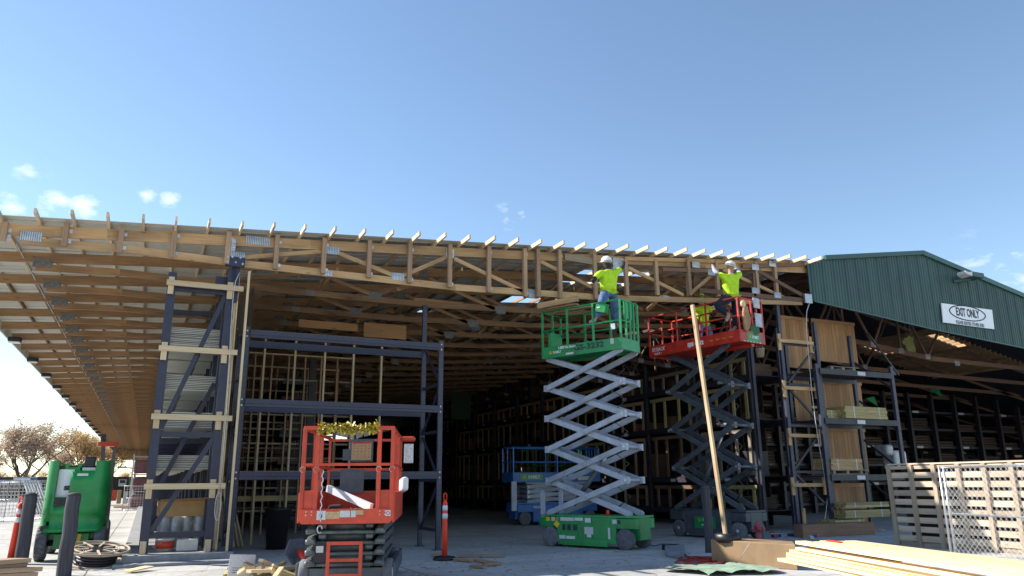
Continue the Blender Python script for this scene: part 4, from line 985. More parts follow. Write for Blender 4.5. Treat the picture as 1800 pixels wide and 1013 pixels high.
    # stickers on the front toe board
    for y0,y1,z0,z1,mt in ((-.36,-.25,0,.11,'label'),(-.245,-.08,.01,.10,'tan'),(-.075,.055,.03,.11,'label'),(.065,.125,.03,.11,'label'),(.13,.22,.06,.11,'tan'),(.50,.56,.04,.11,'label')):
        sticker(e,y0,y1,zp+z0,zp+z1,'x+',hl+.006,mt)
    sticker(e,-.32,-.29,zp+.03,zp+.07,'x+',hl+.01,'ink')
    m=MB(); m.tube([(hl+.011,.53+.02*math.cos(a),zp+.075+.02*math.sin(a)) for a in [i*.6 for i in range(12)]],.003,4); m.build('symbol_ring','ink',e)
    m=MB()
    for y,z in [(s*(hw-.03-.07*k)+(.0),zp+.04+.04*j) for s in(-1,1) for k in(1,2) for j in(0,1)]: m.cyl((hl+.004,y,z+.02),(hl+.012,y,z+.02),.009,8)
    m.build('bolt','galv',e)
    # chain with hook
    m=MB(); pts=[(hl+.02,-hw+.285+.01*math.sin(i*1.7),zp+.62-i*.028) for i in range(24)]
    m.tube(pts,.008,5); m.build('chain','galv',e); m=MB(); m.tube([(hl+.03,-hw+.285+.03*math.cos(t_),zp-.11+.045*math.sin(t_)) for t_ in [i*.5 for i in range(12)]],.008,6); m.build('hook','galv',e)
    # stowed scissor pack
    zb=.30; n=4; h=(zp-.06-zb)/n
    for k in range(n):
        z=zb+k*h+h/2
        for s in(-1,1):
            for (y,dz) in ((s*(hw-.16),0),(s*(hw-.30),h*.42)):
                m=MB(); L=hl-.06-(0.0 if dz==0 else .05); xx=L
                m.prism([(-L,y-.045,z+dz-h*.36),(xx-.05,y-.045,z+dz-h*.36),(xx,y-.045,z+dz-h*.2),(xx,y-.045,z+dz+h*.1),(xx-.10,y-.045,z+dz+h*.38),(-L,y-.045,z+dz+h*.38)],(0,.09,0)); o=m.build('scissor_arm','armmid',e); bevel(o,.012,3)
        m=MB(); m.cyl((hl-.13,-hw+.15,z-h*.25),(hl-.13,hw-.15,z-h*.25),.022,12); m.build('cross_tube','armmid',e)
        m=MB(); m.cyl((hl-.24,-hw+.32,z+h*.3),(hl-.24,hw-.32,z+h*.3),.045,14); m.build('cross_tube','armmid',e)
        for s in(-1,1): m=MB(); m.cyl((hl-.11,s*(hw-.16)-.062,z-.02),(hl-.11,s*(hw-.16)+.062,z-.02),.034,14); m.build('pivot_boss','armmid',e)
    m=MB(); m.box(-hl*.9,hl*.78,-.3,.3,.2,zp-.08); m.build('inner_frame','black',e)
    m=MB(); m.box(-hl*.98,hl*.8,-hw+.06,hw-.06,.16,.28); o=m.build('chassis',  'armdark',e); bevel(o,.01)
    for s in(-1,1): m=MB(); m.box(-hl*.98,hl*.72,s*(hw+.0)-.05,s*(hw+.0)+.03,.12,.34); o=m.build('chassis_rail','armdark',e); bevel(o,.02)
    for sx in(-1,1):
        for sy in(-1,1):
            m=MB(); m.lathe([(.1,-.06),(.17,-.065),(.19,-.05),(.19,.05),(.17,.065),(.1,.06)],(sx*.85,sy*(hw-.07),.19),24,(0,1,0)); w_=m.build('wheel','rubber',e); m=MB(); m.lathe([(.1,.05*sy),(.09,.07*sy),(.001,.075*sy)],(sx*.85,sy*(hw-.07),.19),16,(0,1,0)); m.build('hub','label',w_)
    # red entry ladder at the front
    m=MB()
    y0=-.19
    for y in(y0,y0+.40): m.box(hl+.02,hl+.06,y-.022,y+.022,.15,.62)
    for z in(.22,.40,.60): m.box(hl+.02,hl+.06,y0+.024,y0+.376,z-.02,z+.02)
    o=m.build('entry_ladder','red',e)
    sticker(e,-.36,-.27,.48,.56,'x+',hl-.1,'label'); m=MB(); m.box(hl-.16,hl-.104,-.40,-.24,.36,.6); m.build('control_panel','black',e)
rebuild_near()
# load on the near lift: level, saw, papers
def onlift(o): o.location=NRL.location; o.rotation_euler=NRL.rotation_euler; return o
m=MB(); m.beam((.35,-.36,1.26),(1.02,.30,1.02),.05,.09); tag(onlift(m.build('white_strut','signw')),'white punched metal strut leaning across the deck of the near red lift','strut'); 
m=MB(); m.box(.3,.9,-.1,.45,.905,.93); m.box(.2,.7,-.35,.2,.932,.95); m.box(-.2,.5,-.3,.3,.903,.925); tag(onlift(m.build('cardboard_sheets','card')),'flattened scraps of card on the deck of the near red lift','cardboard')
m=MB(); q=random.Random(5)
for i in range(90):
    c_=Vector((q.uniform(.1,1.1),q.uniform(-.45,.1),.955+q.uniform(-.01,.03))); a=q.uniform(0,3.1); l_=q.uniform(.02,.09)
    m.frame(c_,Vector((math.cos(a),math.sin(a),q.uniform(-.2,.2))).normalized(),Vector((-math.sin(a),math.cos(a),0)),Vector((0,0,1)),l_,.012,.002)
tag(onlift(m.build('wood_litter','grey')),'grey litter of splinters and scraps spread on the near red lift deck','litter',None,'stuff')
m=MB(); m.box(.55,.85,-.28,-.12,.96,1.05); o=onlift(m.build('dark_tool_bag','blackcloth')); bevel(o,.03,3); tag(o,'small dark tool bag on the near red lift deck','bag')
m=MB(); m.frame((-.2,.66,1.30),Vector((1,.2,.1)).normalized(),Vector((-.2,1,0)).normalized(),Vector((0,0,1)),.16,.05,.10); o=onlift(m.build('white_rag','signw')); bevel(o,.04,3); tag(o,'white rag bundled on the side rail of the near red lift','rag')
# --- green boom lift, seen from behind
bc=empty('boom_lift',(-1.14,17.2,0),R(0),'green boom lift parked in the sun, its rounded counterweight toward us','boom lift')
def prof(w_,d,n=20,flat=.35):
    pts=[]
    for i in range(n+1):
        a=math.pi+math.pi*i/n; pts.append((w_*math.copysign(abs(math.cos(a))**.7,math.cos(a)),d*math.copysign(abs(math.sin(a))**.55,math.sin(a))))
    return pts
# rear shell (front = -y toward camera): built from columns with a notch
def shell(x0,x1,z0,z1,w0=.56,taper=.03,th=.05):
    m=MB(); n=14; vs=[];L=[]
    def pt(x,z):
        k=1+taper*(1.75-z); xx=x*k; u=min(1,abs(x)/.585); y=-.62*(1-u**4.5)**.4*k if u<1 else 0
        return Vector((xx,y-.0,z))
    nz=6
    for j in range(nz+1):
        z=z0+(z1-z0)*j/nz
        for i in range(n+1):
            x=x0+(x1-x0)*i/n; vs.append(pt(x,z))
    fs=[(j*(n+1)+i,j*(n+1)+i+1,(j+1)*(n+1)+i+1,(j+1)*(n+1)+i) for j in range(nz) for i in range(n)]
    m.add(vs,fs,None,.5,0,True); return m
def spt(x,z):
    k=1+.035*(1.75-z)/1.2; u=min(1,abs(x)/.53); y=-.62*(1-u**9)**.30*k if u<1 else 0
    return Vector((x*k,y,z))
gx=sorted({-.53,-.525,-.51,-.33,-.12,.27,.51,.525,.53}|{round(-.48+.06*i,3) for i in range(17)}); gz=[.50,.56,.575,.70,.80,.81,.95,1.2,1.4,1.60,1.70,1.77,1.78]
m=MB(); vs=[spt(x,z)+(Vector((0,.02,0)) if z in(.80,.575) else Vector((0,0,0))) for z in gz for x in gx]; fs=[]; nx=len(gx)
for j in range(len(gz)-1):
    for i in range(nx-1):
        xm=(gx[i]+gx[i+1])/2; zm_=(gz[j]+gz[j+1])/2
        if -.33<xm<-.12 and zm_>.95: continue
        if -.12<xm<.27 and zm_>1.60: continue
        if -.44<xm<-.36 and .575<zm_<.65: continue
        fs.append((j*nx+i,j*nx+i+1,(j+1)*nx+i+1,(j+1)*nx+i))
# side returns toward the front of the machine
b0=len(vs)
for z in gz: vs+= [spt(-.53,z)+Vector((0,.9,0)),spt(.53,z)+Vector((0,.9,0))]
for j in range(len(gz)-1):
    fs.append((b0+2*j,j*nx,(j+1)*nx,b0+2*j+2)); fs.append((j*nx+nx-1,b0+2*j+1,b0+2*j+3,(j+1)*nx+nx-1))
m.add(vs,fs,None,.5,0,True)
o=m.build('counterweight_shell','bgreen',bc); q=o.modifiers.new('t','SOLIDIFY'); q.thickness=.05; q.offset=-1
m=MB(); m.box(-.44,.44,-.25,.85,.55,1.7); m.build('turntable_core','dgreen',bc)
m=MB(); m.box(-.36,-.08,-.50,-.28,.95,1.62); o=m.build('boom_panel','signw',bc); bevel(o,.01)
text('panel_lettering','SI',.10,'ink',TS(-.17,1.28,-.502),bc,.001,.10,.008)
m=MB(); m.box(-.32,-.10,-.58,-.505,.97,1.12); m.build('hydraulic_bay','black',bc)
m=MB(); m.tube([(-.2+.05*math.cos(t_),-.585,1.06+.05*math.sin(t_)) for t_ in [i*.55 for i in range(12)]],.01,5); m.build('hose_coil','dgreen',bc)
m=MB(); m.box(.06,.24,-.5,-.3,1.66,1.86); o=m.build('black_cap','black',bc); bevel(o,.02)
m=MB(); m.box(.04,.26,-.5,-.3,1.56,1.655); m.build('black_cap_base','galv',bc)
m=MB(); m.box(-.24,.0,-.45,-.3,1.6,1.66); m.box(-.25,-.19,-.45,-.3,1.662,1.73); m.box(-.04,.02,-.45,-.3,1.662,1.73); m.build('boom_knuckle','bgreen',bc)
sticker(bc,-.02,.16,1.50,1.545,'s-',-.645); 
sticker(bc,-.5,-.44,1.06,1.11,'s-',-.53)
m=MB(); m.tube([(-.5,-.5,.88),(-.45,-.57,.88),(-.33,-.63,.88)],.006,4); m.build('shell_seam','dgreen',bc)
for (x0,x1,z) in ((-.50,-.36,.535),): sticker(bc,x0,x1,z,z+.09,'s-',-.60,'black','vent')
m=MB(); m.box(.46,.545,-.45,-.36,.8,.98); m.build('side_vent','black',bc)
for s in(-1,1):
    for y in(-.35,1.5):
        m=MB(); m.lathe([(.16,-.085),(.27,-.09),(.31,-.07),(.31,.07),(.27,.09),(.16,.085)],(s*.47,y,.31),28,(1,0,0)); w_=m.build('wheel','rubber',bc)
        m=MB()
        for i in range(22):
            a=2*math.pi*i/22
            c_=Vector((s*.47,y+.312*math.cos(a),.31+.312*math.sin(a))); tn=Vector((0,-math.sin(a),math.cos(a))); rd=Vector((0,math.cos(a),math.sin(a)))
            for d_ in(-1,1): m.frame(c_+Vector((d_*.036,0,0)),(Vector((1,0,0))*d_+tn*.6).normalized(),(tn-Vector((1,0,0))*d_*.6).normalized(),rd,.038,.008,.005)
        m.build('tyre_tread','armdark',w_)
        m=MB(); m.lathe([(.16,s*.06),(.12,s*.05),(.001,s*.05)],(s*.47,y,.31),18,(1,0,0)); m.build('hub','galv',w_)
m=MB(); m.box(-.46,.46,-.3,1.5,.24,.48); o=m.build('chassis','bgreen',bc); bevel(o,.02)
m=MB(); m.box(-.28,.28,-.42,-.302,.2,.46); m.build('axle_plate','bgreen',bc)
m=MB(); m.frame((.12,-.46,.30),Vector((.1,0,1)).normalized(),Vector((1,0,-.1)).normalized(),Vector((0,1,0)),.16,.03,.01); m.build('yellow_lever','yellow',bc)
m=MB(); m.cyl((-.48,-.35,.31),(.48,-.35,.31),.05,12); m.build('axle','black',bc)
# far red boom lift basket rising beside the eave
fb=empty('boom_lift',(-4.6,62,0),R(20),'distant red boom lift raised beside the far eave','boom lift')
c=PX(190,788,-4.6)
sc_b=62
m=MB(); p0=P(190,785,62); m.box(-.62,.62,-.6,.6,p0.z-.0,p0.z+.3); m.build('basket','red',fb); fb.location=(p0.x,62,0); fb.rotation_euler=(0,0,0)
m=MB(); m.box(-.5,-.2,-.2,.2,p0.z+.31,p0.z+.85); m.build('control_box','navy',fb)
m=MB(); m.beam((-.3,0,p0.z),(0,0,.8),.25,.25); m.beam((.5,0,p0.z),(.1,0,.8),.2,.2); m.build('mast_arm','armdark',fb)
m=MB(); m.box(-.9,.9,-1,1,.3,1.0); m.build('base','red',fb)
# ================================================================== PEOPLE
def skin(name,pts,edges,rad,mat,parent,sub=2,root=0):
    me=bpy.data.meshes.new(name+'_s'); me.from_pydata([tuple(p) for p in pts],edges,[]); o=bpy.data.objects.new(name+'_s',me); sc.collection.objects.link(o)
    o.modifiers.new('skin','SKIN')
    if not me.skin_vertices: me.attributes and None
    sv=me.skin_vertices[0].data if me.skin_vertices else None
    if sv is None: raise RuntimeError('no skin')
    for i,r in enumerate(rad):
        sv[i].radius=(r,r) if not isinstance(r,tuple) else r
        sv[i].use_root=(i==root)
    s_=o.modifiers.new('sub','SUBSURF'); s_.levels=sub; s_.render_levels=sub
    bpy.context.view_layer.update()
    m2=bpy.data.meshes.new_from_object(o.evaluated_get(bpy.context.evaluated_depsgraph_get()))
    sc.collection.objects.unlink(o); bpy.data.objects.remove(o)
    m2.materials.clear(); m2.materials.append(M[mat])
    for p in m2.polygons: p.use_smooth=True
    a=m2.attributes.new('tone','FLOAT','POINT'); a.data.foreach_set('value',[.5]*len(m2.vertices))
    q=bpy.data.objects.new(name,m2); sc.collection.objects.link(q)
    if parent: q.parent=parent; q.matrix_parent_inverse=Matrix.Translation(-Vector(parent.location))
    return q
def lerp(a,b,t): return a+(b-a)*t
def person(J,label,k=1.0,shirt='shirt',legs='jeans',sleeve='blackcloth',hat='hat',hood=None,face=(0,1,0),group=None,longsleeve=True,shoe='shoe',hands=('skin','skin')):
    J={a:Vector(b) for a,b in J.items()}
    base=(J['anL']+J['anR'])/2; e=empty('person',tuple(base),0,label,'person',group)
    F=Vector(face).normalized()
    nk=J['neck']; pel=(J['hipL']+J['hipR'])/2; chest=lerp(pel,nk,.68); belly=lerp(pel,nk,.33)
    ud=(J['head']-nk).normalized()
    # body: one continuous skinned figure with fingers
    pts=[pel,belly,chest,nk,J['head']-ud*.01,J['head']+ud*.07]; rad=[.12*k,.12*k,.135*k,.058*k,.085*k,.08*k]; ed=[(0,1),(1,2),(2,3),(3,4),(4,5)]
    def ch(start,ps,rs):
        prev=start
        for p,r in zip(ps,rs): pts.append(p); rad.append(r*k); ed.append((prev,len(pts)-1)); prev=len(pts)-1
        return prev
    for s in 'LR':
        hd=(J['ha'+s]-J['el'+s]).normalized()
        ch(2,[lerp(chest,J['sh'+s],.6)+Vector((0,0,.05)),J['sh'+s],J['el'+s],lerp(J['el'+s],J['ha'+s],.5),J['ha'+s],J['ha'+s]+hd*.08],[.07,.058,.043,.038,.028,.034])
        ch(0,[J['hip'+s],J['kn'+s],lerp(J['kn'+s],J['an'+s],.4),J['an'+s],J['to'+s]],[.085,.058,.055,.038,.035])
    b=skin('body',pts,ed,rad,'skin',e)
    f=MB()
    for s in 'LR':
        hd=(J['ha'+s]-J['el'+s]).normalized(); side=hd.cross(F).normalized()*(1 if s=='L' else -1); fw=hd.cross(side).normalized()
        root=J['ha'+s]+hd*.085
        for i,ln in enumerate((.068,.078,.074,.058)):
            o_=root+side*(-.03+.02*i); f.tube([o_,o_+hd*ln*.45+F*.006,o_+hd*ln*.75+F*.03,o_+hd*ln*.85+F*.05],.0085,7,r2=.0065)
        o_=J['ha'+s]+hd*.03-side*.03; f.tube([o_,o_-side*.03+hd*.03,o_-side*.035+hd*.065+F*.015],.010,7,r2=.007)
    fo=f.build('fingers',hands[0],b)
    fo.matrix_parent_inverse=Matrix()
    # face: nose, ears (seen from the side or hidden)
    f=MB(); hc=J['head']+ud*.02; sdv=ud.cross(F).normalized()
    f.lathe([(.001,0),(.014,.0),(.010,.03),(.001,.045)],hc+F*.085*k-ud*.035,8,tuple(ud))
    for s in(-1,1): f.lathe([(.001,-.008),(.025,-.006),(.028,0),(.02,.008),(.001,.01)],hc+sdv*s*.082*k-ud*.01,10,tuple(sdv*s))
    g=f.build('face_features','skin',b); g.matrix_parent_inverse=Matrix()
    f=MB()
    for s in(-1,1): f.lathe([(.001,0),(.009,.002),(.001,.006)],hc+F*.082*k+sdv*s*.032,8,tuple(F))
    g=f.build('eyes','black',b); g.matrix_parent_inverse=Matrix()
    # clothing
    p=[lerp(pel,nk,-.14),lerp(pel,nk,.05),belly,chest,lerp(chest,nk,.72)]; r=[.17*k,.185*k,.18*k,.185*k,.09*k]; E_=[(0,1),(1,2),(2,3),(3,4)]
    for s in 'LR':
        i=len(p); p+=[lerp(chest,J['sh'+s],.75)+Vector((0,0,.03)),J['sh'+s],lerp(J['sh'+s],J['el'+s],.55)]; r+=[.085*k,.083*k,.072*k]; E_+=[(3,i),(i,i+1),(i+1,i+2)]
    skin('shirt',p,E_,r,shirt,e,root=2)
    if sleeve:
        for s in 'LR': skin('sleeve',[lerp(J['sh'+s],J['el'+s],.45),J['el'+s],lerp(J['el'+s],J['ha'+s],.55),J['ha'+s]],[(0,1),(1,2),(2,3)],[.06*k,.052*k,.048*k,.038*k],sleeve,e)
    p=[pel+Vector((0,0,.09)),pel]; r=[.155*k,.165*k]; E_=[(0,1)]
    for s in 'LR':
        i=len(p); p+=[J['hip'+s]-Vector((0,0,.03)),lerp(J['hip'+s],J['kn'+s],.5),J['kn'+s],lerp(J['kn'+s],J['an'+s],.5),lerp(J['kn'+s],J['an'+s],.93)]; r+=[.112*k,.105*k,.09*k,.085*k,.08*k]; E_+=[(1,i),(i,i+1),(i+1,i+2),(i+2,i+3),(i+3,i+4)]
    skin('trousers',p,E_,r,legs,e,root=1)
    m=MB(); 
    for s in 'LR':
        d=(J['to'+s]-J['an'+s]); 
        q=skin('shoe',[J['an'+s]-d*.25-Vector((0,0,.03)),lerp(J['an'+s],J['to'+s],.5)-Vector((0,0,.01)),J['to'+s]+d.normalized()*.04],[(0,1),(1,2)],[.05,.048,.038],shoe,e,1)
    # hard hat
    hm=MB(); top=J['head']+ud*.035; R_=.128*k
    hm.lathe([(R_*1.0,.02),(R_*.98,.05),(R_*.86,.095),(R_*.6,.13),(R_*.25,.147),(.001,.15)],top,24,tuple(ud))
    bp=[];n=28
    for i in range(n):
        a=2*math.pi*i/n; rr=R_*(1.16+.22*max(0,math.cos(a))); bp.append(top+ud*(.015-.0*math.cos(a))+F*(rr*math.cos(a))+sdv*(rr*.95*math.sin(a)))
    hm.prism(bp,ud*.012); hm.beam(top+F*-.11*k+ud*.11,top+F*.1*k+ud*.115,.03,.05,tuple(ud))
    if not hat: hat='shirt'; hm=MB(); hm.lathe([(R_*.8,.02),(R_*.75,.06),(R_*.5,.1),(.001,.115)],top,20,tuple(ud))
    h=hm.build('hard_hat' if hat!='shirt' else 'hood_top',hat,e); h.matrix_parent_inverse=Matrix.Translation(-Vector(e.location)); 
    bevel(h,.003)
    if hood:
        skin('hood',[nk-ud*.02,lerp(nk,J['head'],.55),J['head']+ud*.03],[(0,1),(1,2)],[.085*k,.092*k,.10*k],hood,e)
    return e
def pj(**kw): return {a:P(*b) for a,b in kw.items()}
person(pj(head=(1067,464,14.02),neck=(1069,475,14.0),shL=(1053,482,13.95),shR=(1085,478,14.05),elL=(1041,496,13.88),elR=(1094,470,14.3),haL=(1046,484,14.1),haR=(1097,461,14.55),
  hipL=(1063,515,13.95),hipR=(1077,514,14.02),knL=(1056,539,13.86),knR=(1080,544,14.12),anL=(1047,561,13.86),anR=(1085,571,14.22),toL=(1038,566,13.92),toR=(1086,575,14.4)),
  'person in lime shirt, jeans and white hard hat standing up on the green lift rails',1.0,hood='blackcloth',face=(.15,.95,.2))
person(pj(head=(1284,471,14.28),neck=(1285,481,14.25),shL=(1269,486,14.2),shR=(1299,484,14.3),elL=(1257,478,14.4),elR=(1300,479,14.5),haL=(1253,468,14.6),haR=(1293,472,14.72),
  hipL=(1279,523,14.22),hipR=(1293,523,14.3),knL=(1260,538,14.15),knR=(1294,553,14.25),anL=(1281,553,13.85),anR=(1292,578,14.2),toL=(1277,563,13.83),toR=(1283,582,14.3)),
  'person in lime shirt and navy trousers, one knee up on the red lift rail',1.06,legs='navycloth',sleeve='greysleeve',face=(0,.95,.3))
person(pj(head=(1232,524,16.1),neck=(1233,536,16.1),shL=(1219,543,16.05),shR=(1245,541,16.15),elL=(1214,553,16.0),elR=(1253,556,16.2),haL=(1216,546,15.75),haR=(1260,548,16.1),
  hipL=(1230,571,16.1),hipR=(1242,571,16.15),knL=(1230,590,16.1),knR=(1249,590,16.15),anL=(1226,607,16.1),anR=(1254,606,16.15),toL=(1222,609,16.0),toR=(1258,608,16.05)),
  'person in lime hooded shirt at the far end of the red lift, behind the pole',.95,sleeve='blackcloth',hat=None,hood='shirt',face=(.1,1,0))
M['vest']=paint('orange_vest',(.72,.12,.04),.8)
pf_=lambda px,py,Y=52: P(px,py,Y)
g0=G(199,889); sc1=1.0
def simple_person(x,y,label):
    J=dict(head=(x,y,1.58),neck=(x,y,1.45),shL=(x-.2,y,1.4),shR=(x+.2,y,1.4),elL=(x-.27,y-.05,1.1),elR=(x+.27,y-.05,1.1),haL=(x-.2,y-.22,.95),haR=(x+.2,y-.22,.95),hipL=(x-.1,y,.86),hipR=(x+.1,y,.86),knL=(x-.12,y-.03,.48),knR=(x+.13,y,.48),anL=(x-.13,y,.09),anR=(x+.14,y,.09),toL=(x-.13,y-.14,.05),toR=(x+.14,y-.14,.05))
    return person(J,label,1.05,shirt='vest',legs='navycloth',sleeve='vest',hat='blue',face=(0,-1,0))
simple_person(-1.9,49,'distant person in orange coveralls and blue hat standing beyond the green boom lift')
# ================================================================== YARD AND FOREGROUND
def delineator(name,x,y,label,base=True,cat='delineator'):
    e=empty(name,(x,y,0),0,label,cat,'orange delineator posts')
    m=MB(); m.lathe([(.055,.0),(.05,.5),(.045,.98),(.03,1.0),(.03,1.03)],n=18); o=m.build('tube','orange',e)
    m=MB(); m.lathe([(.052,.70),(.0515,.79)],n=18); m.build('reflective_band','refl',e); m=MB(); m.lathe([(.0505,.84),(.0495,.93)],n=18); m.build('reflective_band','refl',e)
    m=MB(); m.tube([(-.028,0,1.02),(-.028,0,1.12),(0,0,1.15),(.028,0,1.12),(.028,0,1.02)],.013,8); m.build('handle','orange',e)
    if base: m=MB(); m.lathe([(.001,0),(.22,0),(.23,.03),(.19,.06),(.07,.075),(.06,.075)],n=8); m.build('rubber_base','black',e)
    return e
delineator('delineator',4.93,13.35,'orange delineator with two white bands standing by the right post of the rack bay').scale=(.95,.95,1.0)
d2=delineator('delineator',-2.02,16.5,'orange delineator with white bands leaning beside the left wooden bollard'); d2.rotation_euler=(0,R(2),0)
# fallen delineator near the scrap heap
e=empty('delineator',(2.42,13.5,.0),R(20),'fallen orange delineator showing its grey hexagonal rubber base beside the scrap heap','delineator','orange delineator posts')
m=MB(); pr_=[(.25*math.cos(a),0,.25*math.sin(a)) for a in [i*math.pi/3 for i in range(6)]]
m.prism(pr_,(0,.05,0)); o=m.build('rubber_base','rubber',e); o.matrix_local=Matrix.Translation((0,0,.24))@Matrix.Rotation(R(-22),4,'X'); bevel(o,.015)
m=MB(); m.tube([(0,-.02,.24),(-.1,-.5,.08)],.055,14); m.build('tube','orange',e)
def bollard(x,y,h,r,label):
    e=empty('wooden_bollard',(x,y,0),0,label,'bollard','tarred wooden bollards')
    m=MB(); q=random.Random(int(x*10)); pts=[(q.uniform(-.008,.008),q.uniform(-.008,.008),z*h/6) for z in range(7)]
    m.tube(pts,r,20,r2=r*.95,cap=False); m.lathe([(r*.95,h),(r*.85,h+.03),(r*.5,h+.05),(.001,h+.055)],n=20); m.build('post','bollard',e); return e
bollard(-1.83,16.35,1.16,.11,'tall dark wooden bollard beside the leaning orange delineator at far left')
bollard(-.98,13.9,1.17,.105,'near dark wooden bollard in front of the green boom lift')
bollard(9.85,12.15,1.18,.085,'dark bollard between the two raised lifts at the end of the brown form')
# leaning pole and its rubber foot, the brown form, hydrant
pp0=P(1276,946,10.35); pp1=P(1217,536,10.35)
m=MB(); m.beam(pp0,pp1,.04,.072,(0,1,0),0,.8); q=m.build('leaning_pole','pole'); tag(q,'long sunlit two by four leaning upright in front of the red raised lift','pole')
m=MB(); c=P(1279,944,10.42); m.lathe([(.001,-.08),(.2,-.08),(.22,-.05),(.22,.04),(.17,.06),(.001,.06)],c,8); tag(m.build('rubber_foot','black'),'black rubber base lying on the brown form at the foot of the leaning pole','rubber base')
a=G(1256,985); b=G(1420,1003)
f0=Vector((a.x,a.y,0)); f1=Vector((f0.x+2.3,f0.y-.9,0))
q0=G(1252,990); q1=G(1402,1003)
m=MB(); m.prism([(q0.x,q0.y,0),(q1.x,q1.y,0),(q1.x+.5,q1.y+.55,0),(q0.x+.5,q0.y+.5,0)],(0,0,.37)); o=m.build('form_board','brownform'); bevel(o,.01); tag(o,'low brown form box on the ground under the leaning pole and hydrant','form box')
m=MB(); q2=G(1190,965); m.prism([(q2.x,q2.y-.25,0),(q0.x-.1,q0.y+.6,0),(q0.x,q0.y+1.3,0),(q2.x,q2.y+.4,0)],(0,0,.10)); o=m.build('concrete_step','conc'); bevel(o,.03,3); tag(o,'low rounded concrete step beside the dark bollard','step')
hy=empty('fire_hydrant',(G(1334,952).x,G(1334,952).y,0),R(-30),'faded red fire hydrant standing behind the brown form','hydrant')
hy.scale=(.78,.78,.74)
m=MB(); m.lathe([(.13,0),(.13,.04),(.085,.05),(.085,.30),(.10,.31),(.10,.34),(.085,.35),(.085,.42),(.115,.43),(.115,.45),(.09,.47),(.06,.53),(.025,.555),(.025,.60),(.001,.605)],n=20); m.build('barrel','hydrant',hy)
for ax,l_,r_ in (((1,0,0),.16,.045),((-1,0,0),.16,.045),((0,-1,0),.17,.06)):
    m=MB(); v=Vector(ax); m.lathe([(r_,.06),(r_,l_-.04),(r_*1.3,l_-.035),(r_*1.3,l_),(r_*.5,l_+.01),(r_*.45,l_+.04),(.001,l_+.04)],(0,0,.37),14,ax); m.build('outlet_cap','hydrant',hy)
# black bin
bn=empty('trash_bin',(2.62,17.3,0),0,'tall black trash bin standing inside the pallet rack bay','bin')
m=MB(); m.lathe([(.20,0),(.27,.78),(.29,.79),(.29,.83),(.26,.83)],n=20); m.build('bin_body','black',bn)
for s in(-1,1): m=MB(); m.tube([(s*.27,-.06,.76),(s*.33,-.05,.72),(s*.33,.05,.72),(s*.27,.06,.76)],.014,6); m.build('handle','black',bn)
# scrap heap of offcuts with a white carton
def offcut(px,py,z,L,a,t,w_,lab,grp,mat='pale',rz=None):
    c=G(px,py,z); m=MB(); d=Vector((math.cos(a)*math.cos(t),math.sin(a)*math.cos(t),math.sin(t)))
    m.beam(c-d*L/2,c+d*L/2,w_,.038); o=m.build('wood_offcut',mat); return tag(o,lab,'offcut',grp)
q=random.Random(11)
for i in range(58):
    px=q.gauss(474,34); px=min(max(px,404),532); h=max(0,.26*(1-((px-470)/80)**2)); z=q.uniform(.02,.03+h)
    offcut(px,1012-q.uniform(0,14)-z*14,z,q.uniform(.12,.42),q.uniform(0,3.1),q.uniform(-.5,.5),q.choice((.09,.09,.06,.14)),'short pale wood offcut in the heap left of the near red lift','offcuts in the scrap heap',q.choice(('pale','stud','pale','treated')))
m=MB(); m.box(-.17,.17,-.1,.1,0,.34); o=m.build('white_carton','label'); bevel(o,.006); c=G(421,1014,.08); o.location=(c.x,c.y-.1,.04); o.rotation_euler=(R(-4),R(3),R(-8)); tag(o,'off-white carton standing at the left of the scrap heap','box')
text('carton_lettering','LOT 2216 07',.035,'greyink',T4((0,-.102,.14),(1,0,0),(0,0,1)),o,.0005,.2) if False else None
m=MB()
for j in range(3):
    m.box(-.12,-.02+.03*j,-.103,-.1,.10+.03*j,.108+.03*j)
m.build('carton_print','greyink',o)
# boards by the delineator
for i,(x0,y0,x1,y1) in enumerate(((803,977,888,977),(800,983,830,986),(835,984,872,990),(828,995,852,997),(850,993,878,990),(760,975,782,977))):
    a=G(x0,y0,.03);b=G(x1,y1,.03); m=MB(); m.beam(a,b,.09,.035); tag(m.build('loose_board','nailer'),['long thin board farthest back on the slab right of the orange delineator','board lying across behind the short ones right of the delineator','board at the right front of the loose boards on the slab','shortest board at the front left of the loose boards on the slab','broad dark board at the front right of the loose boards','thin board touching the base of the orange delineator'][i],'board','loose boards on the slab')
# foreground boards at bottom left
for i,(x0,y0,x1,y1,z,lb) in enumerate(((-60,992,36,985,.36,'upper reddish board stack corner at the bottom left edge'),(-60,1006,58,1000,.22,'lower reddish board corner at the bottom left edge'))):
    a=P(x0,y0,9.5);b=P(x1,y1,10.1); e_=empty('board_stack',(b.x,b.y,0),0,lb,'board stack')
    for j in range(2):
        m=MB(); d=(b-a).normalized(); m.beam(a-d*.5-Vector((0,0,.05*j+.0)),b-Vector((0,0,.05*j))+d*(-.05*j),.26,.045); o=m.build('board','nailer',e_); o.matrix_parent_inverse=Matrix.Translation(-Vector(e_.location))
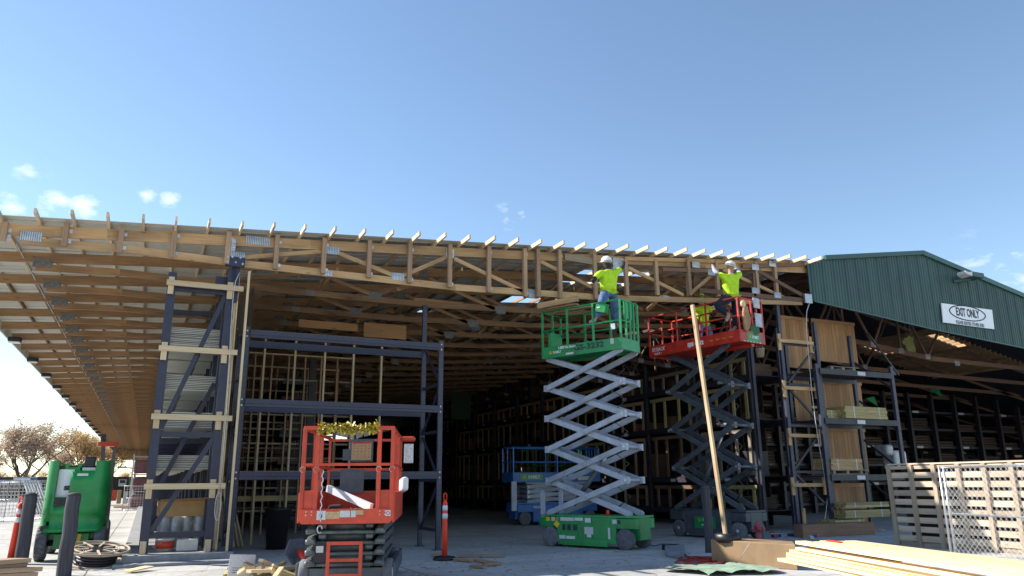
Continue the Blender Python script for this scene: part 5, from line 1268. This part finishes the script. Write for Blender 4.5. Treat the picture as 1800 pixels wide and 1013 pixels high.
# cable reel lying on its side with black cable
c=G(165,996); rl=empty('cable_reel',(c.x,c.y-.1,.0),0,'round cable reel with pale spoked flange and dark coil lying on the ground','reel')
rl.rotation_euler=(R(9),R(4),0)
for z in(.06,.30):
    m=MB(); m.tube([(.50*math.cos(a),.50*math.sin(a),z) for a in [2*math.pi*i/36 for i in range(37)]],.022,7,cap=False); m.tube([(.34*math.cos(a),.34*math.sin(a),z) for a in [2*math.pi*i/30 for i in range(31)]],.014,6,cap=False)
    for i in range(9):
        a=2*math.pi*i/9; m.beam((.13*math.cos(a),.13*math.sin(a),z),(.5*math.cos(a),.5*math.sin(a),z),.03,.02)
    m.build('flange','pallet',rl)
m=MB()
for z in range(5): m.tube([((.30)*math.cos(a)+.01*z,(.30)*math.sin(a),.09+z*.045) for a in [2*math.pi*i/28 for i in range(29)]],.026,7,cap=False)
m.lathe([(.2,.07),(.2,.29)],n=20); m.build('cable_coil','black',rl)
m=MB(); c=G(224,977); m.box(c.x-.45,c.x+.25,c.y-.2,c.y+.15,0,.03); m.box(c.x-.4,c.x+.2,c.y-.15,c.y-.05,.032,.06); tag(m.build('plank','grey'),'weathered planks lying between the reel and the curb','plank')
m=MB(); a=G(222,1008); b=G(262,1003); m.beam(a+Vector((0,0,.03)),b+Vector((0,0,.06)),.2,.02); tag(m.build('plywood_offcut','pale'),'pale plywood offcut on the ground in front of the curb','offcut')
# lumber pile at the right foreground (each board its own)
d=(G(1640,960,.0)-G(1000,1,.0)) if False else None
pa=P(1412,952,8.9); 
za=pa.z
def onz(px,py,z): return G(px,py,z)
A0=onz(1430,951,.58); A1=onz(1800,1003,.58); dv=(A1-A0); dv.z=0; dv.normalize(); nv=Vector((-dv.y,dv.x,0)); 
if nv.y>0: nv=-nv
q=random.Random(4)
nrow=[(.58,5),(.505,7),(.46,9),(.415,11),(.37,12),(.325,12)]
for li,(z,n) in enumerate(nrow):
    for j in range(n):
        off=-.13+.152*j+q.uniform(-.008,.008); st=-.04*0+q.uniform(-.10,.10)-li*.11
        if j>=n-1 or li==0 or j>=nrow[max(li-1,0)][1]-2 or j==0:
            s0=A0+dv*(st+.0)+nv*off; L=4.6+q.uniform(-.2,.3); s0.z=z-.02; tl=q.uniform(-.006,.006)
            yw=q.uniform(-.012,.012)*(1.6 if li==0 else 1); m=MB(); m.beam(s0,s0+(dv+nv*yw).normalized()*L+Vector((0,0,tl)),.135,.038,(0,0,1)); o=m.build('board','pale')
            tag(o,'new yellow pine board in the '+['top','second','third','fourth','fifth','lowest'][li]+' layer of the sunlit pile at bottom right','board','boards of the sunlit lumber pile')
m=MB(); m.beam(A0+nv*.4+dv*.2+Vector((0,0,-.33)),A0+nv*1.0+dv*.2+Vector((0,0,-.33)),.1,.3); tag(m.build('timber_bearer','grey'),'timber bearer under the sunlit lumber pile','timber')
m=MB(); m.box(0,.3,0,.12,0,.05); o=m.build('hammer_handle','orange'); o.location=tuple(onz(1452,953,.57)); o.rotation_euler=(0,0,math.atan2(dv.y,dv.x)); o.scale=(1,.4,.5); o.data.name='tool'; o.name='hand_tool'; tag(o,'orange handled tool lying on the sunlit lumber pile','tool')
# tarp and cords
c=onz(1210,1003,.0)
m=MB(); q=random.Random(9); n=22; vs=[]; 
for j in range(n+1):
    for i in range(n+1):
        u=i/n;v=j/n; x=c.x-.35+u*1.35; y=c.y-.9+v*1.0; z=.03+.05*abs(math.sin(u*9+v*2))*q.uniform(.7,1)+.012*q.random(); vs.append((x+.12*math.sin(v*5),y+.10*math.sin(u*6),z))
m.add(vs,[(j*(n+1)+i,j*(n+1)+i+1,(j+1)*(n+1)+i+1,(j+1)*(n+1)+i) for j in range(n) for i in range(n)],None,.6,0,True); o=m.build('tarp','tarp'); tag(o,'crumpled pale green tarp on the ground at the foot of the lumber pile','tarp')
def cord(px,py,rx,ry,n,mat,label,nm,sd):
    q=random.Random(sd); pts=[]; 
    for i in range(n*10):
        a=i*.63; k=.55+.45*math.sin(i*.21+sd); pts.append(G(px+rx*k*math.cos(a*.9)+rx*.3*math.sin(i*.05),py+ry*k*math.sin(a),.02+.03*q.random()))
    m=MB(); m.tube(pts,.011,5); return tag(m.build(nm,mat),label,'cord')
cord(1232,984,48,7,9,'redcord','tangled red extension cord on the slab beside the tarp','extension_cord',1)
m=MB(); m.tube([G(x,y,.015) for x,y in((1138,957),(1150,960),(1165,956),(1178,962),(1192,968),(1205,975),(1212,983))],.010,5); tag(m.build('extension_cord','bluecord'),'thin blue cord running from the green lift to the black crate','cord')
m=MB(); c=G(1181,967); m.box(c.x-.17,c.x+.17,c.y-.1,c.y+.1,0,.1); o=m.build('black_crate','black'); bevel(o,.01); tag(o,'small black crate on the slab between the two raised lifts','crate')
m=MB(); m.tube([G(1318,955,.38),G(1305,975,.2),G(1298,992,.02)],.005,5); tag(m.build('string','wirew'),'thin string hanging over the brown form','string')
# debris near the right rack foot
q=random.Random(21)
for i in range(12):
    c=G(q.uniform(1350,1440),q.uniform(938,948)); m=MB(); m.frame(Vector((c.x,c.y,.04)),Vector((math.cos(i),math.sin(i),0)),Vector((-math.sin(i),math.cos(i),0)),Vector((0,0,1)),q.uniform(.05,.16),.04,.03); mt=q.choice(('redcord','label','grey','bluecord')); o=m.build('site_scrap',mt); bevel(o,.01); tag(o,{'redcord':'red','label':'white','grey':'grey wooden','bluecord':'blue'}[mt]+' scrap lying at the foot of the right rack tower','scrap','scraps at the foot of the right tower')
m=MB(); q=random.Random(77)
for i in range(420):
    c=Vector((q.uniform(1.5,14),q.uniform(9.5,17),.006)) if i%3 else Vector((q.gauss(3.2,1.4),q.gauss(11.8,1.0),.006))
    a=q.uniform(0,3.1); m.frame(c,Vector((math.cos(a),math.sin(a),0)),Vector((-math.sin(a),math.cos(a),0)),Vector((0,0,1)),q.uniform(.008,.05),q.uniform(.004,.014),.004)
tag(m.build('wood_chips','nailer'),'wood chips and splinters scattered over the slab in front of the shed','wood chips',None,'stuff')
# slatted pallet screen
s0=G(1577,958);
pS=P(1576,958,s0.y)
scr=empty('slatted_screen',(s0.x,s0.y,0),0,'tall weathered slatted timber screen standing at the right, behind the chain link panel','screen')
s1=G(1660,966); dS=(s1-s0); dS.z=0; dS.normalize()
# direction from top edge: pixel slope -> heading toward the camera-right
top0=P(1560,820,s0.y); H_=top0.z
def headfit():
    best=None
    for k in range(-90,91):
        a=R(k); d_=Vector((math.cos(a),math.sin(a),0)); p=s0+d_*2.0+Vector((0,0,H_)); c_=MW.transposed()@(p-C0); x=900+FPX*c_.x/-c_.z; y=506.5-FPX*c_.y/-c_.z
        yt=820+(x-1560)*(-10/240); er=abs(y-yt)+(0 if x>1600 else 99)
        if best is None or er<best[0]: best=(er,d_,a)
    return best
_,dS,aS=headfit()
nS=Vector((dS.y,-dS.x,0)); LS=6.2
def sbox(m,u0,u1,v0,v1,z0,z1): 
    o_=s0+dS*((u0+u1)/2)+nS*((v0+v1)/2); o_.z=(z0+z1)/2
    return (m.frame(o_,dS,nS,Vector((0,0,1)),(u1-u0)/2,(v1-v0)/2,(z1-z0)/2) if (u1-u0)>(z1-z0) else m.frame(o_,Vector((0,0,1)),dS,nS,(z1-z0)/2,(u1-u0)/2,(v1-v0)/2))
iv=Matrix.Translation(-Vector(s0))
z=.10; i=0
while z<H_-.02:
    m=MB(); u=0
    while u<LS: sbox(m,u,min(u+2.1,LS),-.02,0,z,min(z+.112,H_)); u+=2.105
    o=m.build('slat','pallet',scr); o.matrix_parent_inverse=iv; z+=.178
u=0
while u<LS+.1:
    m=MB(); sbox(m,u,u+.085,.002,.05,.0,H_+.02); o=m.build('upright','tanpost',scr); o.matrix_parent_inverse=iv; u+=.52
m=MB(); sbox(m,0,LS,-.06,-.022,.0,.09); o=m.build('base_board','grey',scr); o.matrix_parent_inverse=iv
m=MB(); sbox(m,0,LS,-.52,-.50,.02,H_); o=m.build('shade_back_board','dim',scr); o.matrix_parent_inverse=iv  # added behind the slats, coloured dark so the gaps read as shade
m=MB(); sbox(m,0,LS,-.52,0,H_+.022,H_+.05); o=m.build('top_board','pallet',scr); o.matrix_parent_inverse=iv
# chain link panel
cl0=G(1673,979); 
ft=None; best=None
zt_=P(1661,820,cl0.y).z
for k in range(-90,91):
    a=R(k); d_=Vector((math.cos(a),math.sin(a),0)); p=cl0+d_*2.0+Vector((0,0,zt_)); c_=MW.transposed()@(p-C0); x=900+FPX*c_.x/-c_.z; y=506.5-FPX*c_.y/-c_.z
    er=abs(y-(820+(x-1661)*.008))+(0 if x>1700 else 99)
    if best is None or er<best[0]: best=(er,d_)
dC=(G(1800,994)-cl0); dC.z=0; dC.normalize()
cp=empty('chain_link_panel',tuple(cl0),0,'galvanised chain link fence panel standing in front of the slatted screen','fence panel')
def cpt(u,z): return dC*u+Vector((0,0,z))
LC=3.6
for u in(.0,.10,LC): 
    m=MB(); m.tube([cpt(u,0.0),cpt(u,zt_)],.02,8); m.build('frame_tube','galv',cp)
for z in(.55*zt_-.12,zt_-.02,.12):
    if z==.12: continue
    m=MB(); m.tube([cpt(.1,z),cpt(LC,z)],.018,8); m.build('frame_tube','galv',cp)
m=MB(); s_=.105; 
k=-int(zt_/s_)-1
while k*s_<LC:
    for sg in(1,-1):
        u0=k*s_; 
        pts=[]
        ua,za_=(u0,0.03); ub,zb_=(u0+zt_-.03,zt_)
        if sg<0: ua,ub=ub,ua
        # clip to 0.1..LC
        def cl(ua,za_,ub,zb_):
            A_=[ua,za_];B_=[ub,zb_]
            for lim,less in((.1,True),(LC,False)):
                for X1,X2 in((A_,B_),(B_,A_)):
                    if (X1[0]<lim)==less and X1[0]!=lim:
                        if (X2[0]<lim)==less: return None
                        t_=(lim-X1[0])/(X2[0]-X1[0]); X1[1]=X1[1]+(X2[1]-X1[1])*t_; X1[0]=lim
            return A_,B_
        r_=cl(ua,za_,ub,zb_)
        if r_: m.tube([cpt(*r_[0])+Vector((0,.004*sg,0)),cpt(*r_[1])+Vector((0,.004*sg,0))],.0032,4,cap=False)
    k+=1
m.build('wire_mesh','wirew',cp)
# ================================================================== FAR LEFT YARD
def place(px,py_b): return G(px,py_b)
def tree(px,pyb,pyt,Y,label,leaf,seed,spread=1.0,nleaf=9000):
    q=random.Random(seed); b=P(px,858,Y); top=P(px,pyt,Y).z; e=empty('tree',(b.x,Y,0),0,label,'tree','autumn trees beyond the yard fence')
    H=top; m=MB(); tips=[]
    def limb(p,d,L,r,dep):
        n=5; pts=[p]; dd=d.copy()
        for i in range(n): dd=(dd+Vector((q.uniform(-.18,.18),q.uniform(-.18,.18),q.uniform(-.02,.16)))).normalized(); pts.append(pts[-1]+dd*L/n)
        m.tube(pts,r,6 if dep>1 else 9,r2=r*.45)
        if dep>=2: tips.extend(pts[2:])
        if dep<4:
            for i in range(4 if dep<2 else 3):
                t_=q.uniform(.35,1); j=min(int(t_*n),n-1)+1; a=q.uniform(0,6.28); o_=Vector((math.cos(a),math.sin(a),q.uniform(.25,1.0))).normalized()
                limb(pts[j],(o_*.75*spread+dd*.5).normalized(),L*q.uniform(.5,.75),r*.5,dep+1)
    limb(Vector((0,0,0)),Vector((0,0,1)),H*.42,H*.022,0)
    for _ in range(3): a=q.uniform(0,6.28); limb(Vector((0,0,H*.15)),Vector((math.cos(a)*.6,math.sin(a)*.6,.8)).normalized(),H*.42,H*.013,1)
    m.build('trunk','bark',e)
    zmx=max(t.z for t in tips); k=H/zmx if zmx>H else 1
    f=MB()
    for i in range(nleaf):
        c_=q.choice(tips)+Vector((q.gauss(0,.03),q.gauss(0,.03),q.gauss(0,.03)))*H; s_=q.uniform(.010,.024)*H*.55
        d=Vector((q.uniform(-1,1),q.uniform(-1,1),q.uniform(-1,1))).normalized(); s2=d.orthogonal().normalized()
        f.add([c_-d*s_,c_+s2*s_*.7,c_+d*s_,c_-s2*s_*.7],[(0,1,2,3)])
    f.build('crown',leaf,e)
    e.scale=(k*1.35*spread,k*1.2,k)
    return e
tree(38,858,738,105,'broad half bare autumn tree with tan leaves at the far left','leaf3',3,1.1)
tree(-55,858,760,112,'pale brown autumn tree cut by the left frame edge','leaf1',8,1.1)
tree(92,858,775,120,'thinner brown leafed tree between the two broad trees','leaf3',5,1.0,4000)
tree(150,858,748,108,'golden brown autumn tree rising behind the green boom lift','leaf2',12,1.0)
tree(190,858,770,118,'yellowish tree just left of the far eave','leaf2',17,1.0,4200)
tree(213,858,820,130,'small golden tree under the far eave','leaf2',19,.8,2500)
for i,px in enumerate((10,60,110)):
    tree(px,858,822,125,['low yellow shrub left of the fence','low yellow shrub behind the long fence','low yellow shrub near the boom lift'][i],'leaf1',30+i,1.2,2500)
# dark yard fence
m=MB(); y=98; x=-40
while x<6: m.box(x,x+.5-.02,y,y+.06,0,2.3+.0*x); x+=.5
m.box(-40,6,y+.061,y+.1,0,2.25); tag(m.build('yard_fence','fence'),'long dark brown fence across the far left yard','fence')
def thingbox(nm,px0,px1,py0,py1,Y,depth,mat,label,cat,win=None,grp=None):
    a=P(px0,py1,Y); b=P(px1,py0,Y); e=empty(nm,(a.x,Y,0),0,label,cat,grp); m=MB(); m.box(0,b.x-a.x,0,depth,max(a.z,.0),b.z); o=m.build('body',mat,e); bevel(o,.03)
    if win: m=MB(); m.box((b.x-a.x)*win[0],(b.x-a.x)*win[1],-.02,-.001,a.z+(b.z-a.z)*win[2],a.z+(b.z-a.z)*win[3]); m.build('panel',win[4],e)
    return e
thingbox('cargo_trailer',22,58,839,849,85,3,'armgrey','long pale trailer top seen over the panels at the far left','trailer',(.05,.95,.2,.8,'galv'))
thingbox('cab',52,61,840,851,80,2,'blue','small blue cab end right of the pale trailer','cab',(.2,.8,.4,.9,'armdark'))
thingbox('car',208,222,843,855,84,3,'armgrey','grey vehicle parked before the dark fence under the far eave','vehicle',(.12,.88,.45,.9,'black'))
thingbox('car',226,236,838,853,86,3,'lgreen','green vehicle parked next to the grey one under the far eave','vehicle',(.15,.85,.5,.9,'black'))
# racks of pink wrapped bundles and mesh cages
e=empty('stacked_cage',(P(245,885,50).x,50,0),0,'tall stack of pink wrapped bundles in a wire cage near the left tower','cage')
for k in range(3):
    m=MB(); m.box(-.5,.45,0,1,.1+k*.95,.85+k*.95); o=m.build('wrapped_bundle',paint('pink_wrap%d'%k,(.28,.12,.14),.6),e) ; bevel(o,.12,4); o.name='wrapped_bundle'
m=MB()
for x in(-.55,.5):
    for y in(-.05,1.05): m.box(x-.03,x+.03,y-.03,y+.03,0,3.1)
for z in(.05,.95,1.9,2.9): m.box(-.52,.47,-.07,-.03,z,z+.06); 
m.build('cage_frame','galv',e)
m=MB(); p0=P(238,858,70)
e=empty('street_lamp',(P(237,830,70).x,70,0),0,'grey street lamp with a single arm under the far end of the eave','street lamp'); zz=P(237,824,70).z
m=MB(); m.tube([(0,0,0),(0,0,zz)],.09,8); m.build('pole','galv',e); m=MB(); m.tube([(0,0,zz),(-.7,0,zz+.1)],.05,6); m.build('arm','galv',e); m=MB(); m.box(-1.3,-.65,-.15,.15,zz+.05,zz+.17); m.build('lamp_head','armdark',e)
# mesh panels leaning on the left, kind by kind
def meshpanel(x,y,rz,lean,w_,h,label,mat='wirew'):
    e=empty('wire_panel',(x,y,0),rz,label,'wire panel','wire panels stacked in the left yard'); e.rotation_euler=(R(lean),0,rz)
    m=MB()
    m.tube([(0,0,0),(w_,0,0),(w_,0,h),(0,0,h),(0,0,0)],.022,5); m.tube([(0,0,h*.5),(w_,0,h*.5)],.018,5); m.build('frame_tube','galv',e)
    m=MB(); i=0
    while i*.14<w_: m.tube([(i*.14,0,0),(i*.14,0,h)],.006,3,cap=False); i+=1
    i=0
    while i*.14<h: m.tube([(0,.005,i*.14),(w_,.005,i*.14)],.006,3,cap=False); i+=1
    m.build('wire_mesh',mat,e); return e
q=random.Random(2); words=['front','second','third','fourth','fifth','sixth','seventh','eighth','ninth','tenth','eleventh','last']
for i in range(12):
    meshpanel(-9.2+i*.32,33+i*.6,R(-18+q.uniform(-6,6)),q.uniform(-12,12),2.3,1.55+q.uniform(-.1,.15),words[i]+' galvanised wire panel of the leaning row at the far left')
for i in range(6):
    m=MB(); a=G(62+i*5,905-i*.8); m.beam(a+Vector((0,0,.04)),a+Vector((-.9,2.0,1.6)),.1,.1); tag(m.build('leaning_tube','galv'),['first','second','third','fourth','fifth','sixth'][i]+' pale tube leaning against the wire panels','tube','tubes leaning on the wire panels')
m=MB(); a=G(78,890); m.box(a.x-.2,a.x+.35,a.y,a.y+.5,0,1.0); o=m.build('wrapped_roll','armdark'); bevel(o,.15,4); tag(o,'dark wrapped roll standing left of the green boom lift','roll')
# low stock near the pedestrian
for i,(px0,px1,py0,py1,mt,lb) in enumerate(((204,214,862,886,'treated','row of cream bags left of the wire cages under the eave'),(215,226,864,886,'galv','pale crates beside the cream bags under the eave'),(227,237,868,886,'galv','low pale crate before the pink bundles'))):
    thingbox('supply_crate',px0,px1,py0,py1,52,1.2,mt,lb,'crate')
meshpanel(P(216,886,48).x,48,0,0,1.5,1.3,'wire gate panel standing before the pale crates under the far eave')
m=MB(); a=G(212,893); m.box(a.x-.4,a.x+1.4,a.y,a.y+.8,0,.12); tag(m.build('pallet','pallet'),'low pallet on the paving before the pale crates','pallet')
